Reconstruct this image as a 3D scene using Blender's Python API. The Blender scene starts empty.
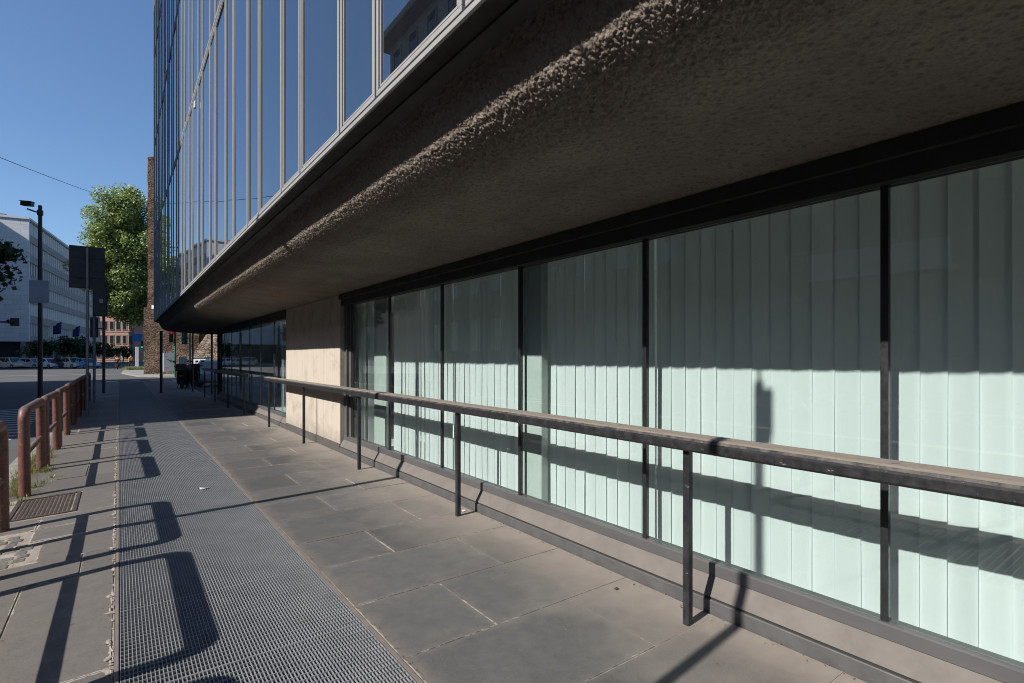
import bpy, bmesh, math, random
from mathutils import Vector, Matrix, noise
import numpy as np
random.seed(7)
R = math.radians
scene = bpy.context.scene
COL = scene.collection

# ------------------------------------------------------------------ materials
def new_mat(name):
    m = bpy.data.materials.new(name); m.use_nodes = True
    nt = m.node_tree; nt.nodes.clear()
    out = nt.nodes.new('ShaderNodeOutputMaterial')
    return m, nt, out

class N:
    """small node-graph helper"""
    def __init__(s, nt): s.nt = nt
    def n(s, t, **kw):
        nd = s.nt.nodes.new(t)
        for k, v in kw.items():
            setattr(nd, k, v)
        return nd
    def link(s, a, b): s.nt.links.new(a, b)
    def setin(s, nd, key, v):
        if hasattr(v, 'is_linked') or isinstance(v, bpy.types.NodeSocket): s.link(v, nd.inputs[key])
        else: nd.inputs[key].default_value = v
    def math(s, op, a, b=0.0, c=None, clamp=False):
        nd = s.n('ShaderNodeMath', operation=op); nd.use_clamp = clamp
        s.setin(nd, 0, a); s.setin(nd, 1, b)
        if c is not None: s.setin(nd, 2, c)
        return nd.outputs[0]
    def mix(s, f, a, b, blend='MIX'):
        nd = s.n('ShaderNodeMix', data_type='RGBA', blend_type=blend)
        s.setin(nd, 0, f); s.setin(nd, 6, a if not isinstance(a, tuple) else (*a[:3], 1)); s.setin(nd, 7, b if not isinstance(b, tuple) else (*b[:3], 1))
        return nd.outputs[2]
    def noise(s, scale, detail=4, rough=.55, vec=None, dist=0):
        nd = s.n('ShaderNodeTexNoise'); nd.inputs['Scale'].default_value = scale
        nd.inputs['Detail'].default_value = detail; nd.inputs['Roughness'].default_value = rough
        nd.inputs['Distortion'].default_value = dist
        if vec is not None: s.link(vec, nd.inputs['Vector'])
        return nd.outputs[0]
    def voro(s, scale, vec=None, feature='F1', out=0):
        nd = s.n('ShaderNodeTexVoronoi', feature=feature); nd.inputs['Scale'].default_value = scale
        if vec is not None: s.link(vec, nd.inputs['Vector'])
        return nd.outputs[out]
    def ramp(s, v, lo, hi, a=0.0, b=1.0):
        nd = s.n('ShaderNodeMapRange'); nd.clamp = True
        s.setin(nd, 0, v); nd.inputs[1].default_value = lo; nd.inputs[2].default_value = hi
        nd.inputs[3].default_value = a; nd.inputs[4].default_value = b
        return nd.outputs[0]
    def pos(s, scale=None):
        o = s.n('ShaderNodeTexCoord').outputs['Object']
        if scale:
            mp = s.n('ShaderNodeMapping'); s.link(o, mp.inputs[0]); mp.inputs['Scale'].default_value = scale
            return mp.outputs[0]
        return o
    def bump(s, h, strength=.3, dist=.01, normal=None):
        nd = s.n('ShaderNodeBump'); nd.inputs['Strength'].default_value = strength; nd.inputs['Distance'].default_value = dist
        s.link(h, nd.inputs['Height'])
        if normal is not None: s.link(normal, nd.inputs['Normal'])
        return nd.outputs[0]
    def princ(s, color, rough=.6, metal=0, spec=.5, normal=None):
        nd = s.n('ShaderNodeBsdfPrincipled')
        s.setin(nd, 'Base Color', color if not isinstance(color, tuple) else (*color[:3], 1))
        s.setin(nd, 'Roughness', rough); s.setin(nd, 'Metallic', metal); s.setin(nd, 'Specular IOR Level', spec)
        if normal is not None: s.link(normal, nd.inputs['Normal'])
        return nd

def mat_noise(name, col, col2=None, rough=.6, scale=6.0, metal=0, spec=.4, bump=.15, bscale=60, bdist=.004, stretch=None, detail=5):
    """two-tone material whose own colour varies with noise, plus a fine bump"""
    m, nt, out = new_mat(name); g = N(nt)
    if col2 is None: col2 = tuple(c*.7 for c in col)
    p = g.pos(stretch)
    f = g.ramp(g.noise(scale, detail, .6, p), .32, .68)
    c = g.mix(f, col, col2)
    b = g.bump(g.noise(bscale, 4, .6, p), bump, bdist)
    r = g.ramp(g.noise(scale*2.3, 3, .6, p), .3, .7, max(rough-.1, .02), min(rough+.1, 1))
    bs = g.princ(c, r, metal, spec, b)
    g.link(bs.outputs[0], out.inputs[0]); return m

def schlick(g, f0):
    lw = g.n('ShaderNodeLayerWeight'); lw.inputs[0].default_value = .5
    p5 = g.math('POWER', lw.outputs['Facing'], 5.0)
    return g.math('MULTIPLY_ADD', p5, 1-f0, f0)

def mat_clear_glass(name, tint, f0=.045):
    m, nt, out = new_mat(name); g = N(nt)
    tr = g.n('ShaderNodeBsdfTransparent'); tr.inputs[0].default_value = (*tint, 1)
    gl = g.n('ShaderNodeBsdfGlossy'); gl.inputs['Roughness'].default_value = 0.0
    gl.inputs[0].default_value = (1, 1, 1, 1)
    mx = g.n('ShaderNodeMixShader'); g.link(schlick(g, f0), mx.inputs[0])
    g.link(tr.outputs[0], mx.inputs[1]); g.link(gl.outputs[0], mx.inputs[2]); g.link(mx.outputs[0], out.inputs[0])
    return m

def mat_dark_glass(name, base=(.006, .01, .016), f0=.2, rough=.0, dust=.0, wav=.0):
    m, nt, out = new_mat(name); g = N(nt)
    df = g.n('ShaderNodeBsdfDiffuse'); df.inputs[0].default_value = (*base, 1)
    gl = g.n('ShaderNodeBsdfGlossy'); gl.inputs['Roughness'].default_value = rough
    gl.inputs[0].default_value = (.95, .98, 1, 1)
    if wav:
        nb = g.bump(g.noise(1.3, 1, .4, g.pos()), wav, .01); g.link(nb, gl.inputs['Normal'])
    mx = g.n('ShaderNodeMixShader'); g.link(schlick(g, f0), mx.inputs[0])
    g.link(df.outputs[0], mx.inputs[1]); g.link(gl.outputs[0], mx.inputs[2])
    last = mx.outputs[0]
    if dust:
        d2 = g.n('ShaderNodeBsdfDiffuse'); d2.inputs[0].default_value = (.35, .34, .33, 1)
        m2 = g.n('ShaderNodeMixShader'); g.link(g.ramp(g.noise(3, 6, .65, g.pos((1, 2.5, .6))), .35, .8, dust*.3, dust), m2.inputs[0])
        g.link(last, m2.inputs[1]); g.link(d2.outputs[0], m2.inputs[2]); last = m2.outputs[0]
    g.link(last, out.inputs[0]); return m

def mat_emit(name, col, st):
    m, nt, out = new_mat(name); g = N(nt)
    e = g.n('ShaderNodeEmission'); e.inputs[0].default_value = (*col, 1); e.inputs[1].default_value = st
    g.link(e.outputs[0], out.inputs[0]); return m

def mat_slab(name, tones, dust=(.30, .235, .18), mortar=(.36, .31, .26), wall_dust=True, joint_w=.010):
    m, nt, out = new_mat(name); g = N(nt)
    u1 = g.n('ShaderNodeUVMap', uv_map='edge_a'); u2 = g.n('ShaderNodeUVMap', uv_map='edge_b')
    s1 = g.n('ShaderNodeSeparateXYZ'); g.link(u1.outputs[0], s1.inputs[0])
    s2 = g.n('ShaderNodeSeparateXYZ'); g.link(u2.outputs[0], s2.inputs[0])
    p = g.pos()
    ed = g.math('MINIMUM', g.math('MINIMUM', s1.outputs[0], s1.outputs[1]), g.math('MINIMUM', s2.outputs[0], s2.outputs[1]))
    big = g.noise(1.1, 5, .6, p); mid = g.noise(7, 6, .65, p); fine = g.noise(140, 3, .6, p); chip = g.noise(26, 5, .7, p)
    at = g.n('ShaderNodeAttribute', attribute_name='tone')
    base = g.mix(at.outputs['Fac'], tones[0], tones[1])
    base = g.mix(g.ramp(mid, .3, .7, 0, .55), base, tones[2])
    base = g.mix(g.ramp(g.noise(2.3, 5, .7, p, 1.0), .52, .78, 0, .38), base, dust)
    base = g.mix(g.ramp(fine, .38, .62, 0, .32), base, tuple(c*1.7 for c in tones[1]))
    base = g.mix(g.ramp(g.noise(48, 5, .75, p), .56, .70, 0, .4), base, tuple(c*.45 for c in tones[0]))
    base = g.mix(g.ramp(g.voro(3.1, p), .03, .05, .6, 0), base, (.03, .028, .026))
    if wall_dust:
        sp = g.n('ShaderNodeSeparateXYZ'); g.link(p, sp.inputs[0])
        wx = g.ramp(g.math('ADD', sp.outputs[0], g.math('MULTIPLY', g.math('SUBTRACT', big, .5), 1.6)), 1.9, 2.75)
        base = g.mix(g.math('MULTIPLY', wx, .8), base, tuple(c*1.25 for c in dust))
        base = g.mix(g.math('MULTIPLY', g.ramp(g.math('ADD', sp.outputs[0], g.math('MULTIPLY', g.math('SUBTRACT', mid, .5), .5)), 2.62, 2.86), .6), base, tuple(c*1.5 for c in dust))
        gx = g.ramp(g.math('ADD', sp.outputs[0], g.math('MULTIPLY', g.math('SUBTRACT', mid, .5), .22)), 1.16, 1.27, .55, 0)
        base = g.mix(gx, base, tuple(c*.8 for c in dust))
    # dusty border of every slab, then the mortar that smears over the edge
    bd = g.ramp(g.math('ADD', ed, g.math('MULTIPLY', g.math('SUBTRACT', mid, .5), .10)), .0, .05, .26, 0)
    base = g.mix(bd, base, dust)
    amount = g.ramp(big, .42, .70, -.005, joint_w)
    mo = g.math('LESS_THAN', g.math('ADD', ed, g.math('MULTIPLY', g.math('SUBTRACT', chip, .5), .035)), amount)
    base = g.mix(g.math('MULTIPLY', mo, .8), base, mortar)
    h = g.math('ADD', g.math('MULTIPLY', fine, .5), g.math('MULTIPLY', mid, 1.0))
    nb = g.bump(h, .35, .004)
    bs = g.princ(base, g.ramp(mid, .3, .7, .55, .8), 0, .35, nb)
    g.link(bs.outputs[0], out.inputs[0]); return m

def mat_rough_concrete(name, c1, c2, scale=90, strength=.6, dist=.008, stain=True):
    m, nt, out = new_mat(name); g = N(nt); p = g.pos()
    f = g.ramp(g.noise(2.2, 6, .65, p), .3, .7)
    col = g.mix(f, c1, c2)
    if stain: col = g.mix(g.ramp(g.noise(.9, 5, .7, g.pos((1, .35, 1)), .8), .5, .75, 0, .5), col, tuple(c*.55 for c in c1))
    col = g.mix(g.ramp(g.voro(scale*.5, p), .1, .4, .65, 0), col, tuple(c*.4 for c in c2))
    col = g.mix(g.ramp(g.voro(scale*1.3, p), .15, .45, .5, 0), col, tuple(c*.45 for c in c2))
    h = g.math('ADD', g.noise(scale, 4, .7, p), g.math('MULTIPLY', g.voro(scale*.6, p), .8))
    nb = g.bump(h, strength, dist)
    bs = g.princ(col, .9, 0, .2, nb); g.link(bs.outputs[0], out.inputs[0]); return m

def mat_board_concrete(name, c1, c2):
    m, nt, out = new_mat(name); g = N(nt); p = g.pos((1, 14, .5)); q = g.pos()
    col = g.mix(g.ramp(g.noise(1.2, 6, .65, p), .3, .7), c1, c2)
    col = g.mix(g.ramp(g.noise(1.6, 5, .7, q, .5), .5, .72, 0, .75), col, tuple(c*.6 for c in c1))
    sz = g.n('ShaderNodeSeparateXYZ'); g.link(q, sz.inputs[0])
    col = g.mix(g.ramp(g.math('ADD', sz.outputs[2], g.math('MULTIPLY', g.math('SUBTRACT', g.noise(4, 5, .7, q), .5), .5)), .12, .42, .55, 0), col, tuple(c*.5 for c in c1))
    h = g.math('ADD', g.noise(2.0, 5, .6, p), g.math('MULTIPLY', g.noise(120, 3, .6, q), .4))
    bs = g.princ(col, .85, 0, .25, g.bump(h, .35, .006)); g.link(bs.outputs[0], out.inputs[0]); return m

def mat_rail(name):
    """black chipped paint; grey-brown dust settled on the faces that look up"""
    m, nt, out = new_mat(name); g = N(nt); p = g.pos(); ps = g.pos((14, 1.2, 14))
    ge = g.n('ShaderNodeNewGeometry'); sp = g.n('ShaderNodeSeparateXYZ'); g.link(ge.outputs['Normal'], sp.inputs[0])
    chip = g.math('GREATER_THAN', g.noise(38, 6, .72, g.pos((1, .45, 1))), .665)
    black = g.mix(g.ramp(g.noise(20, 4, .6, p), .35, .7), (.012, .012, .014), (.03, .03, .033))
    black = g.mix(g.math('MULTIPLY', chip, .75), black, (.22, .21, .2))
    dust = g.mix(g.ramp(g.noise(6, 6, .7, ps), .3, .7), (.205, .178, .155), (.135, .117, .102))
    dust = g.mix(g.ramp(g.noise(30, 5, .7, p), .55, .75, 0, .6), dust, (.09, .075, .065))
    dust = g.mix(g.math('MULTIPLY', g.math('GREATER_THAN', g.noise(3.1, 4, .7, p), .64), .65), dust, (.05, .045, .042))
    up = g.ramp(g.math('ADD', sp.outputs[2], g.math('MULTIPLY', g.math('SUBTRACT', g.noise(18, 5, .7, p), .5), .5)), .55, .85)
    col = g.mix(up, black, dust)
    bs = g.princ(col, g.ramp(up, 0, 1, .42, .85), 0, .4, g.bump(g.noise(70, 4, .7, p), .25, .003))
    g.link(bs.outputs[0], out.inputs[0]); return m

def mat_rust(name):
    m, nt, out = new_mat(name); g = N(nt); p = g.pos()
    a = g.mix(g.ramp(g.noise(5, 6, .7, p), .35, .65), (.155, .054, .037), (.095, .034, .025))
    a = g.mix(g.ramp(g.noise(11, 7, .75, g.pos((1, 1, .4))), .47, .60), a, (.055, .034, .027))
    a = g.mix(g.ramp(g.noise(3.2, 5, .7, p), .55, .68, 0, .7), a, (.20, .105, .07))
    a = g.mix(g.math('MULTIPLY', g.math('GREATER_THAN', g.noise(48, 6, .75, p), .60), .75), a, (.23, .18, .15))
    ge = g.n('ShaderNodeNewGeometry'); sn = g.n('ShaderNodeSeparateXYZ'); g.link(ge.outputs['Normal'], sn.inputs[0])
    wornt = g.ramp(g.math('ADD', sn.outputs[2], g.math('MULTIPLY', g.math('SUBTRACT', g.noise(14, 6, .75, p), .5), 1.1)), .62, .85, 0, .85)
    a = g.mix(wornt, a, (.10, .078, .066))
    bs = g.princ(a, g.ramp(g.noise(9, 4, .6, p), .3, .7, .38, .62), 0, .5, g.bump(g.noise(55, 5, .65, p), .25, .004))
    g.link(bs.outputs[0], out.inputs[0]); return m

def mat_brick(name, c1, c2, cm, scale=1.0, bw=.3, bh=.09, ms=.012, weather=.5, axis='XZ', bump=.5):
    m, nt, out = new_mat(name); g = N(nt); o = g.pos()
    sp = g.n('ShaderNodeSeparateXYZ'); g.link(o, sp.inputs[0])
    cb = g.n('ShaderNodeCombineXYZ')
    hsum = g.math('ADD', sp.outputs[0], g.math('MULTIPLY', sp.outputs[1], .83))
    g.link(hsum, cb.inputs[0]); g.link(sp.outputs[2], cb.inputs[1])
    br = g.n('ShaderNodeTexBrick'); g.link(cb.outputs[0], br.inputs[0])
    br.inputs['Color1'].default_value = (*c1, 1); br.inputs['Color2'].default_value = (*c2, 1); br.inputs['Mortar'].default_value = (*cm, 1)
    br.inputs['Scale'].default_value = scale; br.inputs['Brick Width'].default_value = bw; br.inputs['Row Height'].default_value = bh; br.inputs['Mortar Size'].default_value = ms
    col = g.mix(g.ramp(g.noise(.7, 7, .7, o), .42, .66, 0, weather), br.outputs[0], tuple(c*.45 for c in c1))
    col = g.mix(g.ramp(g.noise(2.6, 6, .7, o), .5, .7, 0, weather*.8), col, cm)
    if weather > .6:
        col = g.mix(g.ramp(g.noise(1.7, 8, .75, g.pos((1, 1, 3.2))), .40, .52, .75, 0), col, (.05, .036, .028))
        col = g.mix(g.ramp(g.noise(3.1, 6, .7, g.pos((1, 1, 2))), .56, .68, 0, .6), col, (.42, .34, .26))
    h = g.math('ADD', g.math('MULTIPLY', br.outputs['Fac'], -.6), g.noise(6, 6, .7, o))
    bs = g.princ(col, .9, 0, .2, g.bump(h, bump, .05)); g.link(bs.outputs[0], out.inputs[0]); return m

def mat_ruin(name, c1, c2, dark, cell=1.6, rows=3.4):
    """weathered Roman masonry: courses of irregular blocks, lost facing, dark put-log holes"""
    m, nt, out = new_mat(name); g = N(nt); o = g.pos()
    wv = g.n('ShaderNodeMapping'); g.link(o, wv.inputs[0]); wv.inputs['Scale'].default_value = (1, 1, rows/1.6)
    cellc = g.n('ShaderNodeTexVoronoi'); cellc.inputs['Scale'].default_value = cell; g.link(wv.outputs[0], cellc.inputs['Vector'])
    sc = g.n('ShaderNodeSeparateXYZ'); g.link(cellc.outputs['Color'], sc.inputs[0])
    col = g.mix(sc.outputs[0], c1, c2)
    col = g.mix(g.ramp(g.voro(cell, wv.outputs[0], 'DISTANCE_TO_EDGE'), .0, .09, .75, 0), col, dark)
    col = g.mix(g.ramp(g.noise(.55, 8, .78, g.pos((1, 1, 1.6))), .46, .60, 0, .8), col, tuple(x*.42 for x in c1))
    col = g.mix(g.ramp(g.noise(1.4, 8, .78, g.pos((1, 1, 2.6))), .57, .68, 0, .75), col, tuple(min(1, x*1.5) for x in c2))
    col = g.mix(g.math('GREATER_THAN', g.noise(1.1, 3, .6, g.pos((1, 1, .8))), .66), col, dark)
    sp = g.n('ShaderNodeSeparateXYZ'); g.link(o, sp.inputs[0])
    h = g.math('ADD', g.math('ADD', g.math('MULTIPLY', g.ramp(g.voro(cell, wv.outputs[0], 'DISTANCE_TO_EDGE'), 0, .12), .5), g.noise(5, 8, .75, o)), sc.outputs[1])
    bs = g.princ(col, .95, 0, .15, g.bump(h, 1.0, .18)); g.link(bs.outputs[0], out.inputs[0]); return m

def mat_leaf(name, a, b, c):
    m, nt, out = new_mat(name); g = N(nt)
    at = g.n('ShaderNodeAttribute', attribute_name='tone')
    col = g.mix(g.ramp(at.outputs['Fac'], 0, .5), a, b); col = g.mix(g.ramp(at.outputs['Fac'], .5, 1), col, c)
    d = g.n('ShaderNodeBsdfDiffuse'); t = g.n('ShaderNodeBsdfTranslucent'); gl = g.n('ShaderNodeBsdfGlossy'); gl.inputs['Roughness'].default_value = .4
    g.link(col, d.inputs[0]); g.link(col, t.inputs[0])
    m1 = g.n('ShaderNodeMixShader'); m1.inputs[0].default_value = .38; g.link(d.outputs[0], m1.inputs[1]); g.link(t.outputs[0], m1.inputs[2])
    m2 = g.n('ShaderNodeMixShader'); m2.inputs[0].default_value = .04; g.link(m1.outputs[0], m2.inputs[1]); g.link(gl.outputs[0], m2.inputs[2])
    g.link(m2.outputs[0], out.inputs[0]); return m

def mat_blind(name):
    m, nt, out = new_mat(name); g = N(nt)
    at = g.n('ShaderNodeAttribute', attribute_name='tone')
    p = g.pos((1, 130, 1.5)); q = g.pos()
    col = g.mix(at.outputs['Fac'], (.80, .815, .815), (.72, .745, .745))
    col = g.mix(g.ramp(g.noise(1.2, 2, .5, p), .35, .65, 0, .06), col, (.6, .64, .63))
    col = g.mix(g.ramp(g.noise(2.2, 5, .7, q), .5, .75, 0, .12), col, (.62, .64, .6))
    d = g.n('ShaderNodeBsdfDiffuse'); t = g.n('ShaderNodeBsdfTranslucent'); g.link(col, d.inputs[0]); g.link(col, t.inputs[0])
    mx = g.n('ShaderNodeMixShader'); mx.inputs[0].default_value = .33
    g.link(d.outputs[0], mx.inputs[1]); g.link(t.outputs[0], mx.inputs[2]); g.link(mx.outputs[0], out.inputs[0]); return m

def mat_asphalt(name, base=.05):
    m, nt, out = new_mat(name); g = N(nt); p = g.pos()
    c = g.mix(g.ramp(g.noise(.25, 6, .65, p), .3, .7), (base, base, base*1.03), (base*1.7, base*1.65, base*1.6))
    c = g.mix(g.ramp(g.noise(60, 3, .7, p), .5, .75, 0, .5), c, (base*2.6, base*2.5, base*2.4))
    bs = g.princ(c, .85, 0, .3, g.bump(g.noise(90, 3, .7, p), .4, .006)); g.link(bs.outputs[0], out.inputs[0]); return m

M = {}
M['asphalt'] = mat_asphalt('asphalt', .06)
M['paint'] = mat_noise('road_paint', (.55, .55, .54), (.30, .30, .30), .7, 8)
M['slab'] = mat_slab('basalt_slab', [(.045, .046, .047), (.098, .095, .092), (.038, .039, .040)], (.172, .150, .131), (.30, .272, .24))
M['slab_old'] = mat_slab('old_slab', [(.080, .074, .069), (.118, .108, .098), (.060, .056, .053)], (.135, .115, .098), (.40, .37, .33), False, .016)
M['mortar'] = mat_noise('mortar', (.30, .265, .23), (.15, .13, .11), .9, 9, bump=.5, bscale=80)
M['cobble'] = mat_noise('cobble', (.09, .085, .08), (.16, .145, .13), .7, 14, bump=.3)
M['kerb'] = mat_noise('kerb_stone', (.25, .24, .225), (.17, .165, .155), .8, 5, bump=.3)
M['kerb2'] = mat_noise('pale_mortar', (.36, .325, .29), (.16, .14, .12), .9, 30, bump=.4)
M['galv'] = mat_noise('galvanised', (.235, .241, .25), (.18, .186, .194), .55, 3.5, metal=.1, bump=.1)
M['edge'] = mat_noise('edge_steel', (.12, .11, .105), (.17, .14, .12), .7, 9, bump=.2)
M['pit'] = mat_noise('pit', (.02, .02, .02), (.012, .012, .012), .9)
M['rust'] = mat_rust('rust_paint')
M['cast'] = mat_noise('cast_iron', (.085, .06, .05), (.05, .04, .038), .6, 14, metal=.3, bump=.3)
M['rail'] = mat_rail('black_rail')
M['blackmetal'] = mat_noise('black_metal', (.010, .010, .011), (.018, .018, .020), .4, 14, spec=.5, bump=.08)
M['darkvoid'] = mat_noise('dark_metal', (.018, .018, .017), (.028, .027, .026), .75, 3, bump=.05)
M['darkstrip'] = mat_noise('dark_strip', (.045, .047, .043), (.032, .034, .032), .6, 2, bump=.05)
M['kerbmetal'] = mat_noise('dark_kerb', (.06, .06, .063), (.085, .083, .083), .55, 7, bump=.15)
M['framegrey'] = mat_noise('grey_frame', (.062, .062, .066), (.085, .083, .085), .5, 5, bump=.12, stretch=(1, .3, 1))
M['clay'] = mat_noise('clay_slope', (.135, .121, .110), (.108, .097, .089), .8, 6, bump=.2, bscale=150)
M['soffit'] = mat_rough_concrete('rough_soffit', (.215, .172, .140), (.31, .265, .225), 46, 1.0, .03)
M['fascia'] = mat_rough_concrete('rough_fascia', (.24, .20, .17), (.33, .28, .24), 75, .6, .010, False)
M['pillar'] = mat_board_concrete('pillar_concrete', (.36, .315, .265), (.43, .385, .33))
M['plinth'] = mat_noise('plinth', (.08, .077, .075), (.055, .053, .052), .7, 6)
M['silver'] = mat_noise('anodised', (.27, .268, .262), (.225, .224, .221), .45, 4, metal=.0, bump=.05, stretch=(1, 1, .3))
M['facadeglass'] = mat_dark_glass('facade_glass', (.003, .005, .009), .30, .0, .018, .05)
M['shopglass'] = mat_clear_glass('shop_glass', (.92, .968, .963), .06)
M['blind'] = mat_blind('blind')
M['interior'] = mat_noise('interior', (.74, .74, .72), (.66, .66, .65), .9, 2)
M['intcolumn'] = mat_noise('interior_column', (.42, .45, .42), (.36, .39, .37), .8, 3)
M['white'] = mat_noise('white_paint', (.75, .75, .73), (.62, .62, .6), .6, 4)
M['stone'] = mat_noise('travertine', (.22, .20, .17), (.16, .145, .125), .85, 1.2, bump=.25, bscale=20)
M['stone2'] = mat_noise('ochre_render', (.30, .205, .13), (.235, .16, .105), .9, .9, bump=.15, bscale=14)
M['whitetile'] = mat_brick('white_cladding', (.62, .64, .67), (.56, .58, .61), (.42, .43, .45), 1, 1.6, .8, .02, .12, bump=.1)
M['bandgrey'] = mat_noise('grey_band', (.22, .215, .22), (.17, .168, .172), .7, .8)
M['dkglass'] = mat_dark_glass('dark_window', (.012, .014, .018), .10)
m, nt, out = new_mat('window_band_glass'); g = N(nt); at_ = g.n('ShaderNodeAttribute', attribute_name='tone')
df = g.n('ShaderNodeBsdfDiffuse'); g.link(g.mix(g.ramp(at_.outputs['Fac'], .15, .6), (.04, .043, .05), (.66, .66, .66)), df.inputs[0])  # pale tone is white curtains plus whitish reflections put into the colour
gl = g.n('ShaderNodeBsdfGlossy'); gl.inputs['Roughness'].default_value = .02; mx = g.n('ShaderNodeMixShader'); g.link(schlick(g, .12), mx.inputs[0])
g.link(df.outputs[0], mx.inputs[1]); g.link(gl.outputs[0], mx.inputs[2]); g.link(mx.outputs[0], out.inputs[0]); M['curtainsheen'] = m
M['redbrick'] = mat_brick('red_brick', (.37, .19, .15), (.32, .16, .125), (.36, .27, .23), 1, .5, .16, .02, .25)
M['orange'] = mat_noise('orange_render', (.38, .15, .085), (.31, .12, .07), .9, .8)
M['oldbrick'] = mat_ruin('old_brick', (.155, .104, .075), (.205, .145, .108), (.045, .033, .026), 2.8, 6.5)
M['rubble'] = mat_ruin('rubble', (.20, .14, .10), (.31, .235, .175), (.03, .022, .018), 1.5, 2.6)
M['buttress'] = mat_ruin('buttress_brick', (.24, .185, .14), (.30, .235, .18), (.09, .065, .05), 2.6, 3.4)
M['bark'] = mat_noise('bark', (.08, .066, .05), (.15, .13, .10), .9, 3, bump=.5, bscale=12, stretch=(1, 1, .3))
M['leaf'] = mat_leaf('plane_leaf', (.12, .18, .05), (.20, .265, .075), (.31, .36, .13))
M['leafdark'] = mat_leaf('dark_leaf', (.022, .04, .016), (.035, .06, .02), (.055, .08, .03))
M['grass'] = mat_leaf('grass_blade', (.10, .13, .04), (.17, .18, .06), (.26, .235, .11))
M['dryleaf'] = mat_leaf('dry_leaf', (.16, .09, .05), (.25, .15, .08), (.34, .25, .16))
M['greygalv'] = mat_noise('grey_post', (.24, .25, .27), (.18, .19, .2), .55, 6, metal=.3)
M['signback'] = mat_noise('sign_back', (.035, .038, .045), (.025, .027, .03), .7, 4)
M['panelgrey'] = mat_noise('pale_panel', (.42, .44, .47), (.36, .38, .4), .6, 3)
M['polegreen'] = mat_noise('green_pole', (.02, .14, .075), (.015, .1, .055), .5, 5)
M['tyre'] = mat_noise('tyre', (.018, .018, .018), (.03, .03, .03), .8, 20)
M['chrome'] = mat_noise('alloy', (.45, .45, .46), (.35, .35, .36), .3, 10, metal=.8)
M['redlens'] = mat_noise('red_lens', (.55, .012, .018), (.45, .01, .012), .2, 6)
M['whitelens'] = mat_noise('clear_lens', (.7, .7, .68), (.6, .6, .6), .15, 6)
M['red_on'] = mat_emit('red_signal', (1, .04, .03), .22)
M['green_on'] = mat_emit('green_signal', (.02, 1, .45), .5)
M['lamp_on'] = mat_emit('warm_lamp', (1, .55, .15), 1.2)
M['bluesign'] = mat_noise('blue_sign', (.03, .16, .45), (.025, .13, .38), .5, 3)
M['navy'] = mat_noise('navy_flag', (.02, .03, .12), (.015, .02, .08), .8, 3)
M['greenmark'] = mat_noise('green_mark', (.03, .33, .2), (.02, .26, .15), .6, 5)
M['paper'] = mat_noise('paper', (.78, .78, .76), (.66, .66, .64), .8, 8)
M['skin'] = mat_noise('skin', (.45, .27, .19), (.38, .22, .15), .6, 5)
M['cloth_orange'] = mat_noise('orange_cloth', (.5, .2, .08), (.4, .15, .06), .9, 6)
M['cloth_dark'] = mat_noise('dark_cloth', (.02, .02, .025), (.035, .035, .04), .9, 6)
for nm, c in dict(carwhite=(.62, .66, .72), carsilver=(.38, .40, .42), carblue=(.06, .15, .38), cardark=(.03, .035, .045), carblue2=(.10, .25, .50), carcream=(.55, .53, .46)).items():
    m, nt, out = new_mat(nm); g = N(nt)
    b = g.princ(g.mix(g.ramp(g.noise(2, 4, .6, g.pos()), .3, .7, 0, .3), c, tuple(x*.75 for x in c)), .3, .1, .5); b.inputs['Coat Weight'].default_value = .6
    g.link(b.outputs[0], out.inputs[0]); M[nm] = m

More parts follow.
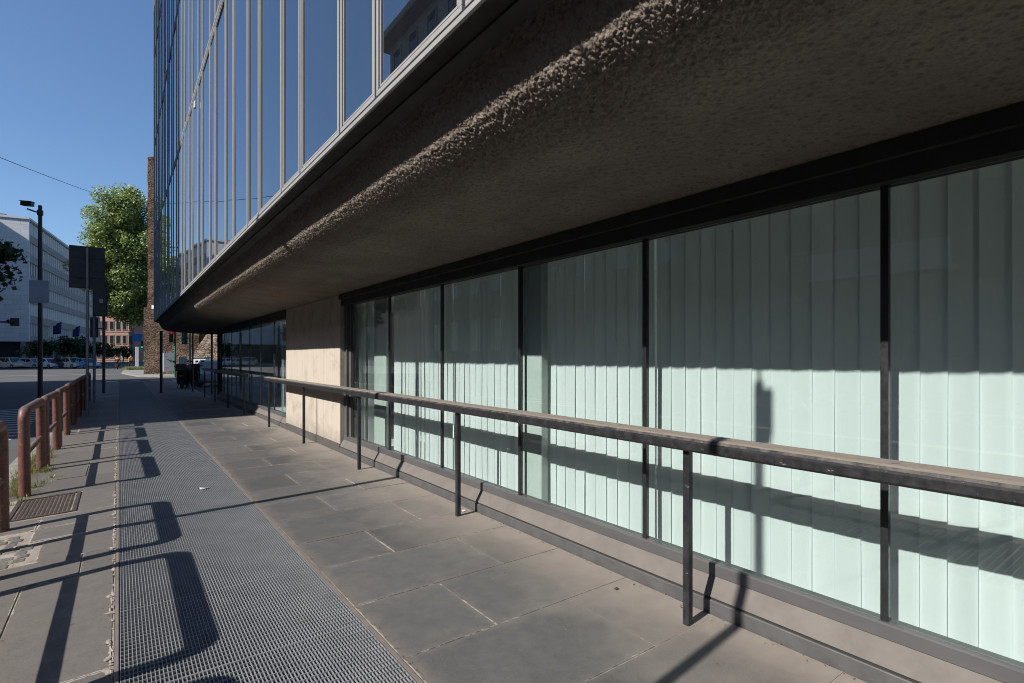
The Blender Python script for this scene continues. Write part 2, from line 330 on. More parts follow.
# ------------------------------------------------------------------ mesh helpers
class MB:
    def __init__(s): s.v = []; s.f = []; s.mi = []; s.tone = []; s.smooth = []
    def add(s, vs, fs, mi=0, smooth=False, tone=None):
        o = len(s.v); s.v += [tuple(v) for v in vs]
        for f in fs:
            s.f.append(tuple(i+o for i in f)); s.mi.append(mi); s.smooth.append(smooth); s.tone.append(random.random() if tone is None else tone)
        return s
    def box(s, x0, x1, y0, y1, z0, z1, mi=0, tone=None):
        vs = [(x0, y0, z0), (x1, y0, z0), (x1, y1, z0), (x0, y1, z0), (x0, y0, z1), (x1, y0, z1), (x1, y1, z1), (x0, y1, z1)]
        return s.add(vs, [(0, 3, 2, 1), (4, 5, 6, 7), (0, 1, 5, 4), (1, 2, 6, 5), (2, 3, 7, 6), (3, 0, 4, 7)], mi, tone=tone)
    def bbox(s, x0, x1, y0, y1, z0, z1, b=.01, mi=0):
        """box with chamfered edges"""
        bm = bmesh.new(); bmesh.ops.create_cube(bm, size=1)
        for v in bm.verts:
            v.co = Vector(((x0+x1)/2+v.co.x*(x1-x0), (y0+y1)/2+v.co.y*(y1-y0), (z0+z1)/2+v.co.z*(z1-z0)))
        bmesh.ops.bevel(bm, geom=bm.edges[:], offset=b, segments=2, affect='EDGES', profile=.6)
        bm.verts.index_update()
        s.add([v.co[:] for v in bm.verts], [[v.index for v in f.verts] for f in bm.faces], mi); bm.free(); return s
    def tube(s, pts, r, n=12, mi=0, cap=True, radii=None):
        pts = [Vector(p) for p in pts]; rings = []; prev = None
        for i, p in enumerate(pts):
            t = (pts[min(i+1, len(pts)-1)]-pts[max(i-1, 0)]).normalized()
            if prev is None:
                a = Vector((0, 0, 1)) if abs(t.z) < .9 else Vector((1, 0, 0)); u = t.cross(a).normalized()
            else:
                u = (prev-t*prev.dot(t)).normalized()
            prev = u; w = t.cross(u); rr = radii[i] if radii else r
            rings.append([p+u*math.cos(k*2*math.pi/n)*rr+w*math.sin(k*2*math.pi/n)*rr for k in range(n)])
        vs = [v for rg in rings for v in rg]; fs = []
        for i in range(len(rings)-1):
            for k in range(n):
                a = i*n+k; b = i*n+(k+1) % n; fs.append((a, b, b+n, a+n))
        s.add(vs, fs, mi, True)
        if cap:
            s.add(rings[0], [tuple(reversed(range(n)))], mi); s.add(rings[-1], [tuple(range(n))], mi)
        return s
    def cyl(s, p0, p1, r, n=16, mi=0): return s.tube([p0, p1], r, n, mi)
    def prism(s, prof, y0, y1, mi=0, smooth=False, caps=True):
        """profile of (x,z) points, counter-clockwise seen from -Y, extruded along Y"""
        n = len(prof); vs = [(x, y0, z) for x, z in prof]+[(x, y1, z) for x, z in prof]
        s.add(vs, [(i, (i+1) % n, n+(i+1) % n, n+i) for i in range(n)], mi, smooth)
        if caps: s.add(vs, [tuple(range(n-1, -1, -1)), tuple(range(n, 2*n))], mi)
        return s
    def xprism(s, prof, x0, x1, mi=0):
        n = len(prof); vs = [(x0, y, z) for y, z in prof]+[(x1, y, z) for y, z in prof]
        s.add(vs, [(i, (i+1) % n, n+(i+1) % n, n+i) for i in range(n)], mi)
        s.add(vs, [tuple(range(n-1, -1, -1)), tuple(range(n, 2*n))], mi); return s
    def mesh(s, name, mats):
        me = bpy.data.meshes.new(name); me.from_pydata(s.v, [], s.f)
        for m in mats: me.materials.append(m)
        me.polygons.foreach_set('material_index', s.mi); me.polygons.foreach_set('use_smooth', s.smooth)
        at = me.attributes.new('tone', 'FLOAT', 'FACE'); at.data.foreach_set('value', s.tone)
        me.update(); me.validate()
        bm = bmesh.new(); bm.from_mesh(me); bmesh.ops.recalc_face_normals(bm, faces=bm.faces); bm.to_mesh(me); bm.free()
        return me

def tag(o, label=None, cat=None, group=None, kind=None):
    if label: o['label'] = label
    if cat: o['category'] = cat
    if group: o['group'] = group
    if kind: o['kind'] = kind
    return o

def obj(name, mb, mats, parent=None, world=True, label=None):
    """one mesh object; world-coordinate geometry is moved into the parent's (unrotated) frame"""
    if not isinstance(mats, (list, tuple)): mats = [mats]
    me = mb.mesh(name, mats) if isinstance(mb, MB) else mb
    o = bpy.data.objects.new(name, me); COL.objects.link(o)
    if parent is not None:
        o.parent = parent
        if world:
            q = parent; off = Vector((0, 0, 0))
            while q is not None: off += q.location; q = q.parent
            me.transform(Matrix.Translation(-off))
    if label: o['label'] = label
    return o

def empty(name, loc=(0, 0, 0), rz=0, label=None, cat=None, group=None):
    o = bpy.data.objects.new(name, None); COL.objects.link(o); o.empty_display_size = .2
    o.location = loc; o.rotation_euler = (0, 0, rz); return tag(o, label, cat, group)

def thing_mesh(name, mb, mats, base, label, cat, group=None, kind=None):
    o = obj(name, mb, mats); o.data.transform(Matrix.Translation(-Vector(base))); o.location = base
    return tag(o, label, cat, group, kind)

def copy_tree(o, parent=None):
    c = o.copy(); COL.objects.link(c)
    if parent is not None: c.parent = parent
    for ch in list(o.children): copy_tree(ch, c)
    return c

# ------------------------------------------------------------------ camera, light, world
cam = bpy.data.cameras.new('camera'); co = bpy.data.objects.new('camera', cam); COL.objects.link(co)
co.location = (0, 0, 1.55); co.rotation_euler = (R(90), 0, -R(36.557))
cam.lens = 18.633; cam.sensor_width = 36; cam.shift_y = .01455; cam.clip_start = .05; cam.clip_end = 3000
scene.camera = co
SUN_AZ, SUN_EL = 83.5, 37.1           # the light travels towards this bearing (from +Y towards +X)
sl = bpy.data.lights.new('sun', 'SUN'); so = bpy.data.objects.new('sun', sl); COL.objects.link(so)
sl.energy = 5.0; sl.angle = R(.53); sl.color = (1, .945, .87)
dvec = Vector((math.sin(R(SUN_AZ))*math.cos(R(SUN_EL)), math.cos(R(SUN_AZ))*math.cos(R(SUN_EL)), -math.sin(R(SUN_EL))))
so.rotation_euler = dvec.to_track_quat('-Z', 'Y').to_euler(); so.location = (-30, -5, 40)
w = bpy.data.worlds.new('World'); scene.world = w; w.use_nodes = True
nt = w.node_tree; bg = nt.nodes['Background']; sky = nt.nodes.new('ShaderNodeTexSky'); sky.sky_type = 'NISHITA'
sky.sun_disc = False; sky.sun_elevation = R(SUN_EL); sky.sun_rotation = R(180+SUN_AZ); sky.air_density = 1.0; sky.dust_density = .6; sky.ozone_density = 6.0; sky.altitude = 50
nt.links.new(sky.outputs[0], bg.inputs[0]); bg.inputs[1].default_value = .095
scene.view_settings.view_transform = 'Standard'; scene.view_settings.look = 'None'; scene.view_settings.exposure = .68; scene.view_settings.gamma = 1
scene.cycles.max_bounces = 12; scene.cycles.transparent_max_bounces = 24; scene.cycles.glossy_bounces = 6; scene.cycles.diffuse_bounces = 8; scene.cycles.filter_width = 1.05
scene.cycles.use_denoising = True; scene.cycles.caustics_reflective = False; scene.cycles.caustics_refractive = False

# ------------------------------------------------------------------ the ground
mb = MB(); mb.box(-600, 600, -300, 1200, -.6, -.13)
tag(obj('road', mb, M['asphalt']), 'grey asphalt street running past the pavement and across the junction', 'road', kind='structure')

def slab_object(name, rects, mat, z=0.0, thick=.05, gap=.006, jit=.0015, slope=None):
    vs = []; fs = []; ua = []; ub = []; tones = []; g = gap/2
    for x0, x1, y0, y1 in rects:
        dz = random.uniform(-jit, jit); o = len(vs); sa, sb = (slope(x0), slope(x1)) if slope else (0, 0); tl = random.random()
        X0, X1, Y0, Y1 = x0+g, x1-g, y0+g, y1-g
        tz = [random.uniform(-jit, jit)*.6 for _ in range(4)]
        vs += [(X0, Y0, z+dz+tz[0]+sa), (X1, Y0, z+dz+tz[1]+sb), (X1, Y1, z+dz+tz[2]+sb), (X0, Y1, z+dz+tz[3]+sa)]
        vs += [(X0, Y0, z-thick+sa), (X1, Y0, z-thick+sb), (X1, Y1, z-thick+sb), (X0, Y1, z-thick+sa)]
        W, H = X1-X0, Y1-Y0; q = [(0, 0), (W, 0), (W, H), (0, H)]; q2 = [(W-a, H-b) for a, b in q]
        for f in [(0, 1, 2, 3), (0, 4, 5, 1), (1, 5, 6, 2), (2, 6, 7, 3), (3, 7, 4, 0)]:
            fs.append(tuple(o+i for i in f)); ua += [q[i % 4] for i in f]; ub += [q2[i % 4] for i in f]; tones.append(tl)
    me = bpy.data.meshes.new(name); me.from_pydata(vs, [], fs); me.materials.append(mat)
    for nm, d in (('edge_a', ua), ('edge_b', ub)):
        l = me.uv_layers.new(name=nm); l.data.foreach_set('uv', [c for p in d for c in p])
    me.attributes.new('tone', 'FLOAT', 'FACE').data.foreach_set('value', tones)
    o = bpy.data.objects.new(name, me); COL.objects.link(o); return o

PEND = 41.0
def zs(x): return .045*min(0.0, x+.03)     # the old strip falls towards the kerb
# bed under the slabs (mortar that shows in the joints), left and right of the grating
mb = MB(); mb.box(1.165, 2.862, -6, PEND, -.125, -.0035); mb.prism([(-1.08, -.126), (-.022, -.126), (-.022, -.005), (-1.08, -.005+zs(-1.08))], -6, PEND)
tag(obj('pavement_bed', mb, M['mortar']), 'pale mortar bed between the paving slabs', 'pavement', kind='structure')
ys = [1.82, 2.51, 3.22, 3.93, 4.56, 5.30, 5.99, 6.66, 7.38]
while ys[-1] < PEND-.4: ys.append(ys[-1]+random.choice([.69, .70, .71, .72]))
while ys[0] > -5.4: ys.insert(0, ys[0]-.70)
ys[-1] = PEND; i0 = ys.index(2.51); rects = []
for i in range(len(ys)-1):
    cut = 1.755 if (i-i0) % 2 == 0 else 2.31
    cut += random.uniform(-.006, .006) if not (i0 <= i <= i0+2) else 0
    rects += [(1.168, cut, ys[i], ys[i+1]), (cut, 2.86, ys[i], ys[i+1])]
tag(slab_object('pavement', rects, M['slab']), 'worn grey basalt paving slabs between the grating and the building', 'pavement', kind='structure')
yl = [-6, -4.5, -2.6, -.9, .6, 2.0, 3.31, 4.87, 5.40, 6.03]; rects = []
for i in range(len(yl)-2):
    a, b = yl[i], yl[i+1]
    cuts = {8: [-.52], 7: [-.23]}.get(i, [random.uniform(-.75, -.3)])
    xs = [-1.08]+cuts+[-.028]
    for k in range(len(xs)-1): rects.append((xs[k], xs[k+1], a, b))
rects += [(-.52, -.028, 5.40, 6.03), (-.62, -.028, 6.03, 6.45), (-.61, -.028, 6.45, 6.90), (-1.08, -.61, 6.45, 6.90), (-.345, -.028, 6.90, 7.95), (-1.08, -.028, 7.95, 8.9)]
y = 8.9
while y < PEND:
    h = random.choice([.7, .95, 1.2]); y2 = min(y+h, PEND)
    if random.random() < .5: c = random.uniform(-.8, -.3); rects += [(-1.08, c, y, y2), (c, -.028, y, y2)]
    else: rects.append((-1.08, -.028, y, y2))
    y = y2
tag(slab_object('pavement_strip', rects, M['slab_old'], jit=.003, gap=.012, slope=zs), 'brownish old paving slabs with pale joints between kerb and grating', 'pavement', kind='structure')
# cobble patch in front of the manhole cover
mb = MB()
y = 5.42
while y < 6.37:
    x = -1.07+random.uniform(0, .04)
    while x < -.55:
        a = random.uniform(.085, .105); zz = random.uniform(-.006, .006)+zs(x)
        if x+a < (-.53 if y < 5.96 else -.63): mb.bbox(x, x+a-.012, y, y+.09, -.1, zz, .012)
        x += a
    y += .102
tag(obj('cobbles', mb, M['cobble']), 'patch of small dark cobbles beside the manhole cover', 'cobbles', kind='structure')
mb = MB(); y = -6
while y < PEND:
    y2 = min(y+random.uniform(.9, 1.15), PEND); mb.bbox(-1.30, -1.085, y+.004, y2-.004, -.4, -.052, .012); y = y2
tag(obj('kerb', mb, M['kerb']), 'pale stone kerb along the pavement edge', 'kerb', kind='structure')
mb = MB()
for k in range(22):
    y = 9.6+k*.62; mb.box(-7.5, -1.75, y, y+.20, -.1299, -.1255)
tag(obj('zebra_crossing', mb, M['paint']), 'worn white crossing stripes on the dark street beside the railings', 'crossing', kind='structure')
mb = MB()
for k in range(9): mb.box(-.7+k*1.25, -.1+k*1.25, 41.6, 45.0, -.1299, -.1255)
mb.box(-40, 30, 62.4, 62.65, -.1299, -.1255)
tag(obj('road_marking', mb, M['paint']), 'white painted bars and stop line on the junction', 'road marking', kind='structure')

# far pavement with its kerb, in front of the old wall
def poly_prism(mb, pts, z0, z1, mi=0):
    n = len(pts); vs = [(x, y, z0) for x, y in pts]+[(x, y, z1) for x, y in pts]
    mb.add(vs, [(i, (i+1) % n, n+(i+1) % n, n+i) for i in range(n)]+[tuple(range(n-1, -1, -1)), tuple(range(n, 2*n))], mi)
mb = MB(); poly_prism(mb, [(.2, 63.5), (1.2, 53.5), (2.8, 51.0), (30, 37.5), (34, 52), (6, 66), (4.2, 97), (1.6, 97), (.4, 74)], -.3, 0)
tag(obj('far_pavement', mb, M['kerb']), 'pale pavement across the junction under the old brick wall', 'pavement', kind='structure')
mb = MB(); mb.box(-40, -4.2, 103.3, 121, -.3, .02); mb.box(-17, -6.2, 121, 190, -.3, .02)
tag(obj('opposite_pavement', mb, M['kerb']), 'pavement before the white office block', 'pavement', kind='structure')
mb = MB(); mb.box(-18.0, -14.2, -60, 50, -.3, .0)
tag(obj('side_pavement', mb, M['kerb']), 'pavement on the opposite side of the street', 'pavement', kind='structure')

# ------------------------------------------------------------------ ventilation grating
grt = empty('ventilation_grating', (.57, 0, 0), 0, 'long grey steel ventilation grating set flush in the pavement', 'grating')
mb = MB()
NB, X0, X1 = 67, .006, 1.134
for i in range(NB):
    x = X0+(X1-X0)*i/(NB-1); mb.box(x-.0015, x+.0015, .003, .997, -.030, 0, tone=.5)
for j in range(23):
    y = .004+.992*j/22.0; t = .0018 if 0 < j < 22 else .0021
    mb.box(X0, X1, max(y-t, .001), min(y+t, .999), -.024, .0006, tone=.5)
pm = mb.mesh('grating_panel', [M['galv']])
pm.transform(Matrix.Translation((-.57, 0, 0)))
for k in range(-4, 41):
    o = bpy.data.objects.new('grating_panel', pm); COL.objects.link(o); o.parent = grt
    o.location = (random.uniform(-.001, .001), k, random.uniform(-.0018, .0012))
mb = MB(); mb.box(-.020, -.002, -4, PEND, -.13, .002); mb.box(1.143, 1.163, -4, PEND, -.13, .002)
obj('edge_angle', mb, M['edge'], grt)
mb = MB(); mb.box(-.002, 1.143, -4, PEND, -.1285, -.118)  # near-black sheet stands for the unlit depth of the shaft
obj('shaft_dark', mb, M['pit'], grt)

# ------------------------------------------------------------------ manhole cover
mh = empty('manhole_cover', (-.61, 7.43, 0), 0, 'rusty rectangular cast iron grid cover let into the pavement by the railings', 'manhole cover')
mb = MB(); x0, x1, y0, y1 = -.885, -.35, 6.95, 7.90
for a in ((x0, x1, y0, y0+.035), (x0, x1, y1-.035, y1), (x0, x0+.035, y0+.035, y1-.035), (x1-.035, x1, y0+.035, y1-.035)): mb.box(*a, -.1, .004)
obj('frame', mb, M['cast'], mh)
mb = MB(); mb.box(x0+.04, x1-.04, y0+.04, y1-.04, -.1, -.010)
for i in range(13):
    for j in range(22):
        cx = x0+.066+i*.0336; cy = y0+.066+j*.0390
        mb.bbox(cx-.011, cx+.011, cy-.0135, cy+.0135, -.012, .002, .003)
obj('lid', mb, M['cast'], mh); mh.location.z = zs(-.61)+.001; mh.rotation_euler = (0, -.045, 0)

# ------------------------------------------------------------------ tubular hoops along the kerb
def make_hoop(length, r=.053, h=.97):
    root = empty('hoop_railing')
    mb = MB(); c = .10; pts = [(0, r, -.1), (0, r, .2), (0, r, h-c)]
    for k in range(1, 9):
        a = k/8*math.pi/2; pts.append((0, r+c-c*math.cos(a), h-c+c*math.sin(a)))
    L = length
    pts2 = [(x, L-y, z) for x, y, z in reversed(pts)]
    mb.tube(pts+pts2, r, 20); obj('tube', mb, M['rust'], root, False)
    mb = MB(); mb.cyl((0, r*1.5, .47), (0, L-r*1.5, .47), .030, 12); obj('cross_bar', mb, M['rust'], root, False)
    return root
hoops = [(-3.1, 1.8, ''), (-1.05, 1.8, ''), (1.0, 1.82, ''), (3.05, 1.82, ''), (5.12, 1.56, ''), (8.06, 1.80, ''), (10.12, 1.80, ''), (12.2, 1.80, ''), (14.25, 1.80, ''), (16.3, 1.80, ''), (18.4, 1.80, ''), (20.45, 1.80, ''), (22.6, 1.80, '')]
hl = {4: 'reddish tubular hoop railing cut by the left photo edge beside the manhole cover', 5: 'nearest complete reddish hoop railing, rising just past the manhole cover', 6: 'reddish hoop railing directly behind the nearest complete hoop, weeds at its foot', 7: 'last fully sunlit reddish hoop railing before the shadow edge', 8: 'first hoop railing inside the shadow, in front of the square sign post', 9: 'second hoop railing inside the shadow, in front of the sign post foot', 10: 'hoop railing standing right beside the foot of the square sign post', 11: 'shaded hoop railing just beyond the square sign post', 12: 'furthest shaded hoop railing, next to the traffic light post',
      2: 'reddish hoop railing that casts the shadow at the lower photo edge', 3: 'reddish hoop railing that casts the large rounded shadow on the near grating', 1: 'reddish hoop railing beside the camera', 0: 'reddish hoop railing behind the camera'}
for i, (y, L, _) in enumerate(hoops):
    o = make_hoop(L); o.location = (-.857, y, zs(-.868)-.004); o.rotation_euler = (R(random.uniform(-.4, .4)), R(random.uniform(-.7, .7)), R(random.uniform(-.4, .4)))
    tag(o, hl[i], 'railing', 'hoop railings along the kerb')

# ------------------------------------------------------------------ the office building
BX, GX = 2.872, 2.975             # wall foot and glass plane
FX = 1.20                         # face of the projecting upper storeys
bld = empty('office_building', (2.87, 0, 0), 0, 'dark glass office building with rough concrete underside projecting over the pavement', 'office building')
FY0, FY1 = -6.0, 27.3
# --- rough concrete underside: profile (x,z), outer edge to wall
prof = [(1.375, 2.985), (1.395, 2.93), (1.42, 2.87), (1.447, 2.815), (1.48, 2.760), (1.52, 2.722), (1.565, 2.687), (1.62, 2.663), (1.72, 2.640), (1.85, 2.628)]
def resample(p, n):
    p = [Vector((a, 0, b)) for a, b in p]; ln = [0]
    for i in range(1, len(p)): ln.append(ln[-1]+(p[i]-p[i-1]).length)
    o = []
    for k in range(n):
        t = ln[-1]*k/(n-1); i = max(j for j in range(len(ln)) if ln[j] <= t+1e-9); i = min(i, len(p)-2)
        f = (t-ln[i])/(ln[i+1]-ln[i]); o.append(p[i].lerp(p[i+1], f))
    return o
def lip(mb, y0, y1, dy, n, amp):
    pr = resample(prof, n); nrm = []
    for i in range(n):
        t = (pr[min(i+1, n-1)]-pr[max(i-1, 0)]).normalized(); nrm.append(Vector((t.z, 0, -t.x)))
    m = int(round((y1-y0)/dy)); vs = []
    for j in range(m+1):
        y = y0+(y1-y0)*j/m
        for i in range(n):
            q = Vector((pr[i].x, y, pr[i].z)); e = min(1, i/(n*.1), (n-1-i)/(n*.12))
            a = noise.noise(q*110)*.85+noise.noise(q*60+Vector((9, 3, 1)))*.4+noise.noise(q*210)*.4
            a = max(a, -.5)*amp+noise.noise(q*2.3)*.003
            for gy in (2.17, 6.32, 10.6, 14.9):
                dgy = abs(y-gy-noise.noise(q*9)*.008)
                if dgy < .006: a -= .009*(1-dgy/.006)
            q += nrm[i]*(-a if nrm[i].z > 0 else a)*e
            vs.append(q)
    fs = []
    for j in range(m):
        for i in range(n-1):
            a = j*n+i; fs.append((a, a+1, a+n+1, a+n))
    mb.add(vs, fs, 0, True)
mb = MB(); lip(mb, .6, 5.0, .0042, 118, .0085); lip(mb, 5.0, 14.6, .0068, 76, .0085); lip(mb, 14.6, FY1, .03, 24, .006); lip(mb, FY0, .6, .03, 24, .008)
mb.add([(1.85, FY0, 2.628), (1.85, FY1, 2.628), (2.93, FY1, 2.552), (2.93, FY0, 2.552)], [(0, 1, 2, 3)], 0)
mb.add([(2.93, FY0, 2.552), (2.93, FY1, 2.552), (9, FY1, 2.552), (9, FY0, 2.552)], [(0, 1, 2, 3)], 0)
sof = obj('concrete_underside', mb, M['soffit'], bld)
# --- dark recess between silver sill and concrete
mb = MB(); mb.box(1.203, 1.30, FY0, FY1, 3.004, 3.03); obj('sill_shade_strip', mb, M['darkvoid'], bld)  # near-black strip puts the shade under the sill into the colour
mb = MB(); mb.add([(1.30, FY0, 2.99), (1.30, FY1, 2.99), (1.376, FY1, 2.972), (1.376, FY0, 2.972)], [(0, 1, 2, 3)]); mb.box(1.30, 1.376, FY0, FY1, 2.995, 3.03)
obj('recess_strip', mb, M['darkstrip'], bld)
# --- backing and roof slab behind the glass, end wall, roof
mb = MB(); mb.box(1.262, 9, FY0, FY1-.01, 3.03, 22); obj('upper_wall', mb, M['darkvoid'], bld)
mb = MB(); mb.box(1.10, 9.2, FY0-.1, FY1+.1, 22, 22.5); obj('roof', mb, M['darkvoid'], bld)
# --- curtain-wall windows
PER, WID, YB = 1.592, .972, 1.954
rows = [(3.042, 6.66), (6.74, 10.36), (10.44, 14.06), (14.14, 17.76)]
def frame_mesh(w, h, fw=.028):
    mb = MB()
    for (a, b, c, d) in ((0, w, 0, fw), (0, w, h-fw, h), (0, fw, fw, h-fw), (w-fw, w, fw, h-fw)): mb.bbox(-.012, .045, a, b, c, d, .003)
    e = fw+.010; t = .013
    for (a, b, c, d) in ((e, w-e, e, e+t), (e, w-e, h-e-t, h-e), (e, e+t, e+t, h-e-t), (w-e-t, w-e, e+t, h-e-t)): mb.bbox(-.006, .03, a, b, c, d, .002)
    mb.box(.012, .03, fw-.004, w-fw+.004, fw-.004, h-fw+.004, 1)
    return mb.mesh('frame', [M['silver'], M['darkvoid']])
def pane_mesh(w, h):
    e = .054; mb = MB(); mb.box(.004, .014, e, w-e, e, h-e); return mb.mesh('glass', [M['facadeglass']])
cache = {}
def facade_window(y0, y1, z0, z1):
    wv, hv = round(y1-y0, 3), round(z1-z0, 3)
    if (wv, hv) not in cache: cache[(wv, hv)] = (frame_mesh(wv, hv), pane_mesh(wv, hv))
    fm, pm_ = cache[(wv, hv)]
    o = bpy.data.objects.new('facade_window', fm); COL.objects.link(o); o.parent = bld
    o.location = Vector((FX, y0, z0))-bld.location; o.rotation_euler = (0, 0, R(random.uniform(-.12, .12)))
    p = bpy.data.objects.new('glass', pm_); COL.objects.link(p); p.parent = o
    p.rotation_euler = (0, R(random.uniform(-.10, .10)), R(random.uniform(-.10, .10)))
for r_, (z0, z1) in enumerate(rows):
    k = -1
    while True:
        ya = YB+k*PER
        if ya > FY1-.2: break
        for a, b in ((ya, ya+WID), (ya+WID, ya+PER)):
            b = min(b, FY1)
            if b-a < .2: continue
            if (r_ == 1 and b < 3) or (r_ == 2 and b < 12) or (r_ == 3 and b < 18): continue
            facade_window(a+.015, b-.015, z0, z1)
        k += 1
mb = MB(); mb.bbox(1.183, 1.200, FY0, FY1, 2.998, 3.026, .003); obj('sill', mb, M['silver'], bld)
mb = MB()
for z in (6.70, 10.40, 14.10): mb.box(1.186, 1.255, FY0, FY1, z-.030, z-.014); mb.box(1.186, 1.255, FY0, FY1, z+.014, z+.030)
obj('floor_band', mb, M['silver'], bld)
# light switch-like vent cap on the facade band
mb = MB(); mb.bbox(1.150, 1.186, 11.72, 11.80, 6.30, 6.43, .012); obj('facade_light', mb, M['white'], bld)
# --- ground floor: kerb, sloping sill, grey frame, head beam
def ground_run(y0, y1):
    mb = MB(); mb.prism([(BX, -.12), (BX+.05, -.12), (BX+.05, .078), (BX+.004, .078), (BX, .073)], y0, y1); obj('base_kerb', mb, M['kerbmetal'], bld)
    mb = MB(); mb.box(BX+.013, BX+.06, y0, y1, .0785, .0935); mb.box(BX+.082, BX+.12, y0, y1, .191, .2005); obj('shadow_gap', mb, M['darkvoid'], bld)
    mb = MB(); mb.prism([(BX+.006, .094), (BX+.06, .094), (BX+.081, .199), (BX+.073, .196)], y0, y1); obj('sloping_sill', mb, M['clay'], bld)
    mb = MB(); mb.prism([(BX+.070, .201), (BX+.16, .201), (BX+.16, .272), (BX+.078, .272), (BX+.070, .265)], y0, y1); obj('sill_frame', mb, M['framegrey'], bld)
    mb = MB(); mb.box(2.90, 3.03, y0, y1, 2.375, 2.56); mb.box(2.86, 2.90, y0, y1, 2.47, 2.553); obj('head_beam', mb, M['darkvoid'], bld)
PY0, PY1 = 8.58, 12.03
ground_run(FY0, PY0-.002); ground_run(PY1+.002, 22.0)
def shop_window(y0, y1, label=None):
    mb = MB(); mb.box(GX-.008, GX+.022, y1-.0165, y1+.0165, .2725, 2.3745); o = obj('window', mb, M['blackmetal'], bld)
    if label: o['label'] = label
    mb = MB(); mb.box(GX, GX+.009, y0+.017, y1-.017, .2725, 2.3745); obj('glass', mb, M['shopglass'], o)
MUL = [-3.40, -1.94, -.48, .985, 2.44, 3.89, 5.365, 6.83, 8.235]
for a, b in zip(MUL[:-1], MUL[1:]): shop_window(a, b)
MUL2 = [12.10, 13.55, 15.0, 16.5, 18.0, 19.5, 21.0, 21.94]
for a, b in zip(MUL2[:-1], MUL2[1:]): shop_window(a, b)
mb = MB(); mb.box(GX-.02, GX+.06, 8.27, PY0-.002, .2725, 2.374); mb.box(GX-.06, GX-.02, 8.36, 8.40, .2725, 2.374); obj('jamb', mb, M['framegrey'], bld)
# --- concrete pier
mb = MB()
mb.bbox(BX+.010, 3.6, PY0, 9.46, .125, 2.553, .008); mb.bbox(BX+.010, 3.6, 9.468, PY1, .125, 2.553, .008); mb.box(BX+.03, 3.5, 9.45, 9.475, .13, 2.55)
pr_ = obj('pier', mb, M['pillar'], bld)
mb = MB(); mb.bbox(BX-.006, 3.6, PY0-.004, PY1+.004, -.12, .123, .006); obj('pier_plinth', mb, M['plinth'], bld)
# --- interior behind the shop windows
mb = MB(); mb.box(3.05, 8.5, FY0, 22.0, .10, .18); obj('interior_floor', mb, M['interior'], bld)
mb = MB(); mb.box(4.6, 4.8, FY0, 12.2, .18, 2.55); mb.box(8.0, 8.2, 12.3, 22.0, .18, 2.55); mb.box(3.2, 8, 22.0, 22.12, .18, 2.55); mb.box(3.2, 8, 12.2, 12.3, .18, 2.55); mb.box(3.3, 4.6, FY0, FY0+.1, .18, 2.55); obj('interior_wall', mb, M['interior'], bld)  # near partition added pale and close to bounce sunlight onto the blinds
mb = MB(); mb.box(3.04, 8.2, FY0, 22.0, 2.47, 2.55); obj('interior_ceiling', mb, M['interior'], bld)
mb = MB(); mb.box(2.90, 3.3, 21.97, 22.1, -.1, 2.55); mb.box(3.3, 9, 22.02, 22.2, -.1, 2.55); obj('end_wall', mb, M['darkvoid'], bld)
for y in (3.69, 7.14):
    mb = MB(); mb.bbox(3.05, 3.128, y-.02, y+.33 if y < 5 else y+.42, .18, 2.47, .01); obj('interior_column', mb, M['intcolumn'], bld)
# --- slim columns under the far corner
for x, y, r_ in ((1.45, 27.1, .055), (3.36, 27.2, .04), (2.62, 27.2, .03)):
    mb = MB(); mb.cyl((x, y, -.13), (x, y, 2.64), r_, 16); mb.cyl((x, y, -.01), (x, y, .012), r_*2.1, 16); obj('column', mb, M['blackmetal'], bld)
mb = MB(); mb.bbox(3.52, 3.74, 26.9, 27.05, 2.20, 2.36, .02); mb.cyl((3.66, 27.0, 2.3), (3.66, 27.0, 2.58), .02, 8); obj('ceiling_camera', mb, M['blackmetal'], bld)

# ------------------------------------------------------------------ vertical blinds
def blind(y0, y1, label, tilt=6, spread=5, skip=(), crook=-1, pitch=.116, width=.134):
    yc = (y0+y1)/2; root = empty('vertical_blind', (3.16, yc, 2.43), 0, label, 'blind', 'vertical blinds behind the shop windows')
    mb = MB(); mb.box(3.135, 3.185, y0, y1, 2.415, 2.465); obj('head_rail', mb, M['white'], root)
    mb = MB(); y = y0+width/2; k = 0; ns = int(round((y1-y0-width)/pitch)); pitch = (y1-y0-width)/max(ns, 1)
    while k <= ns:
        if k not in skip:
            a = R(tilt+random.gauss(0, spread)); cv = random.uniform(.002, .007); tw = R(random.gauss(0, 1.3)); nz, nx = 13, 6
            zb = .186+random.uniform(0, .008); vs = []; sway = random.gauss(0, .0035); ph = random.uniform(0, 6)
            for j in range(nz):
                z = zb+(2.415-zb)*j/(nz-1); t = 1-j/(nz-1)
                aa = a+tw*t+(R(9)*max(0, t-.55)/.45 if crook == k else 0)
                for i in range(nx):
                    s_ = (i/(nx-1)-.5)*width; bow = cv*(1-(2*i/(nx-1)-1)**2)+.003*math.sin(z*3+ph)
                    vs.append((3.16+math.sin(aa)*s_+bow*math.cos(aa), y+math.cos(aa)*s_+sway*t, z))
            fs = [(j*nx+i, j*nx+i+1, (j+1)*nx+i+1, (j+1)*nx+i) for j in range(nz-1) for i in range(nx-1)]
            mb.add(vs, fs, 0, True, tone=random.random())
        y += pitch; k += 1
    obj('slats', mb, M['blind'], root)
blind(-1.90, -.52, 'white vertical blind in the bay beyond the right photo edge', 4.5, 1.5)
blind(-.44, 1.03, 'rightmost visible white vertical blind, one slat end hanging crooked', 4.5, 1.6, (), 10)
blind(1.04, 2.49, 'white vertical blind in the second visible bay from the right, pole shadow across it', 4.5, 1.8)
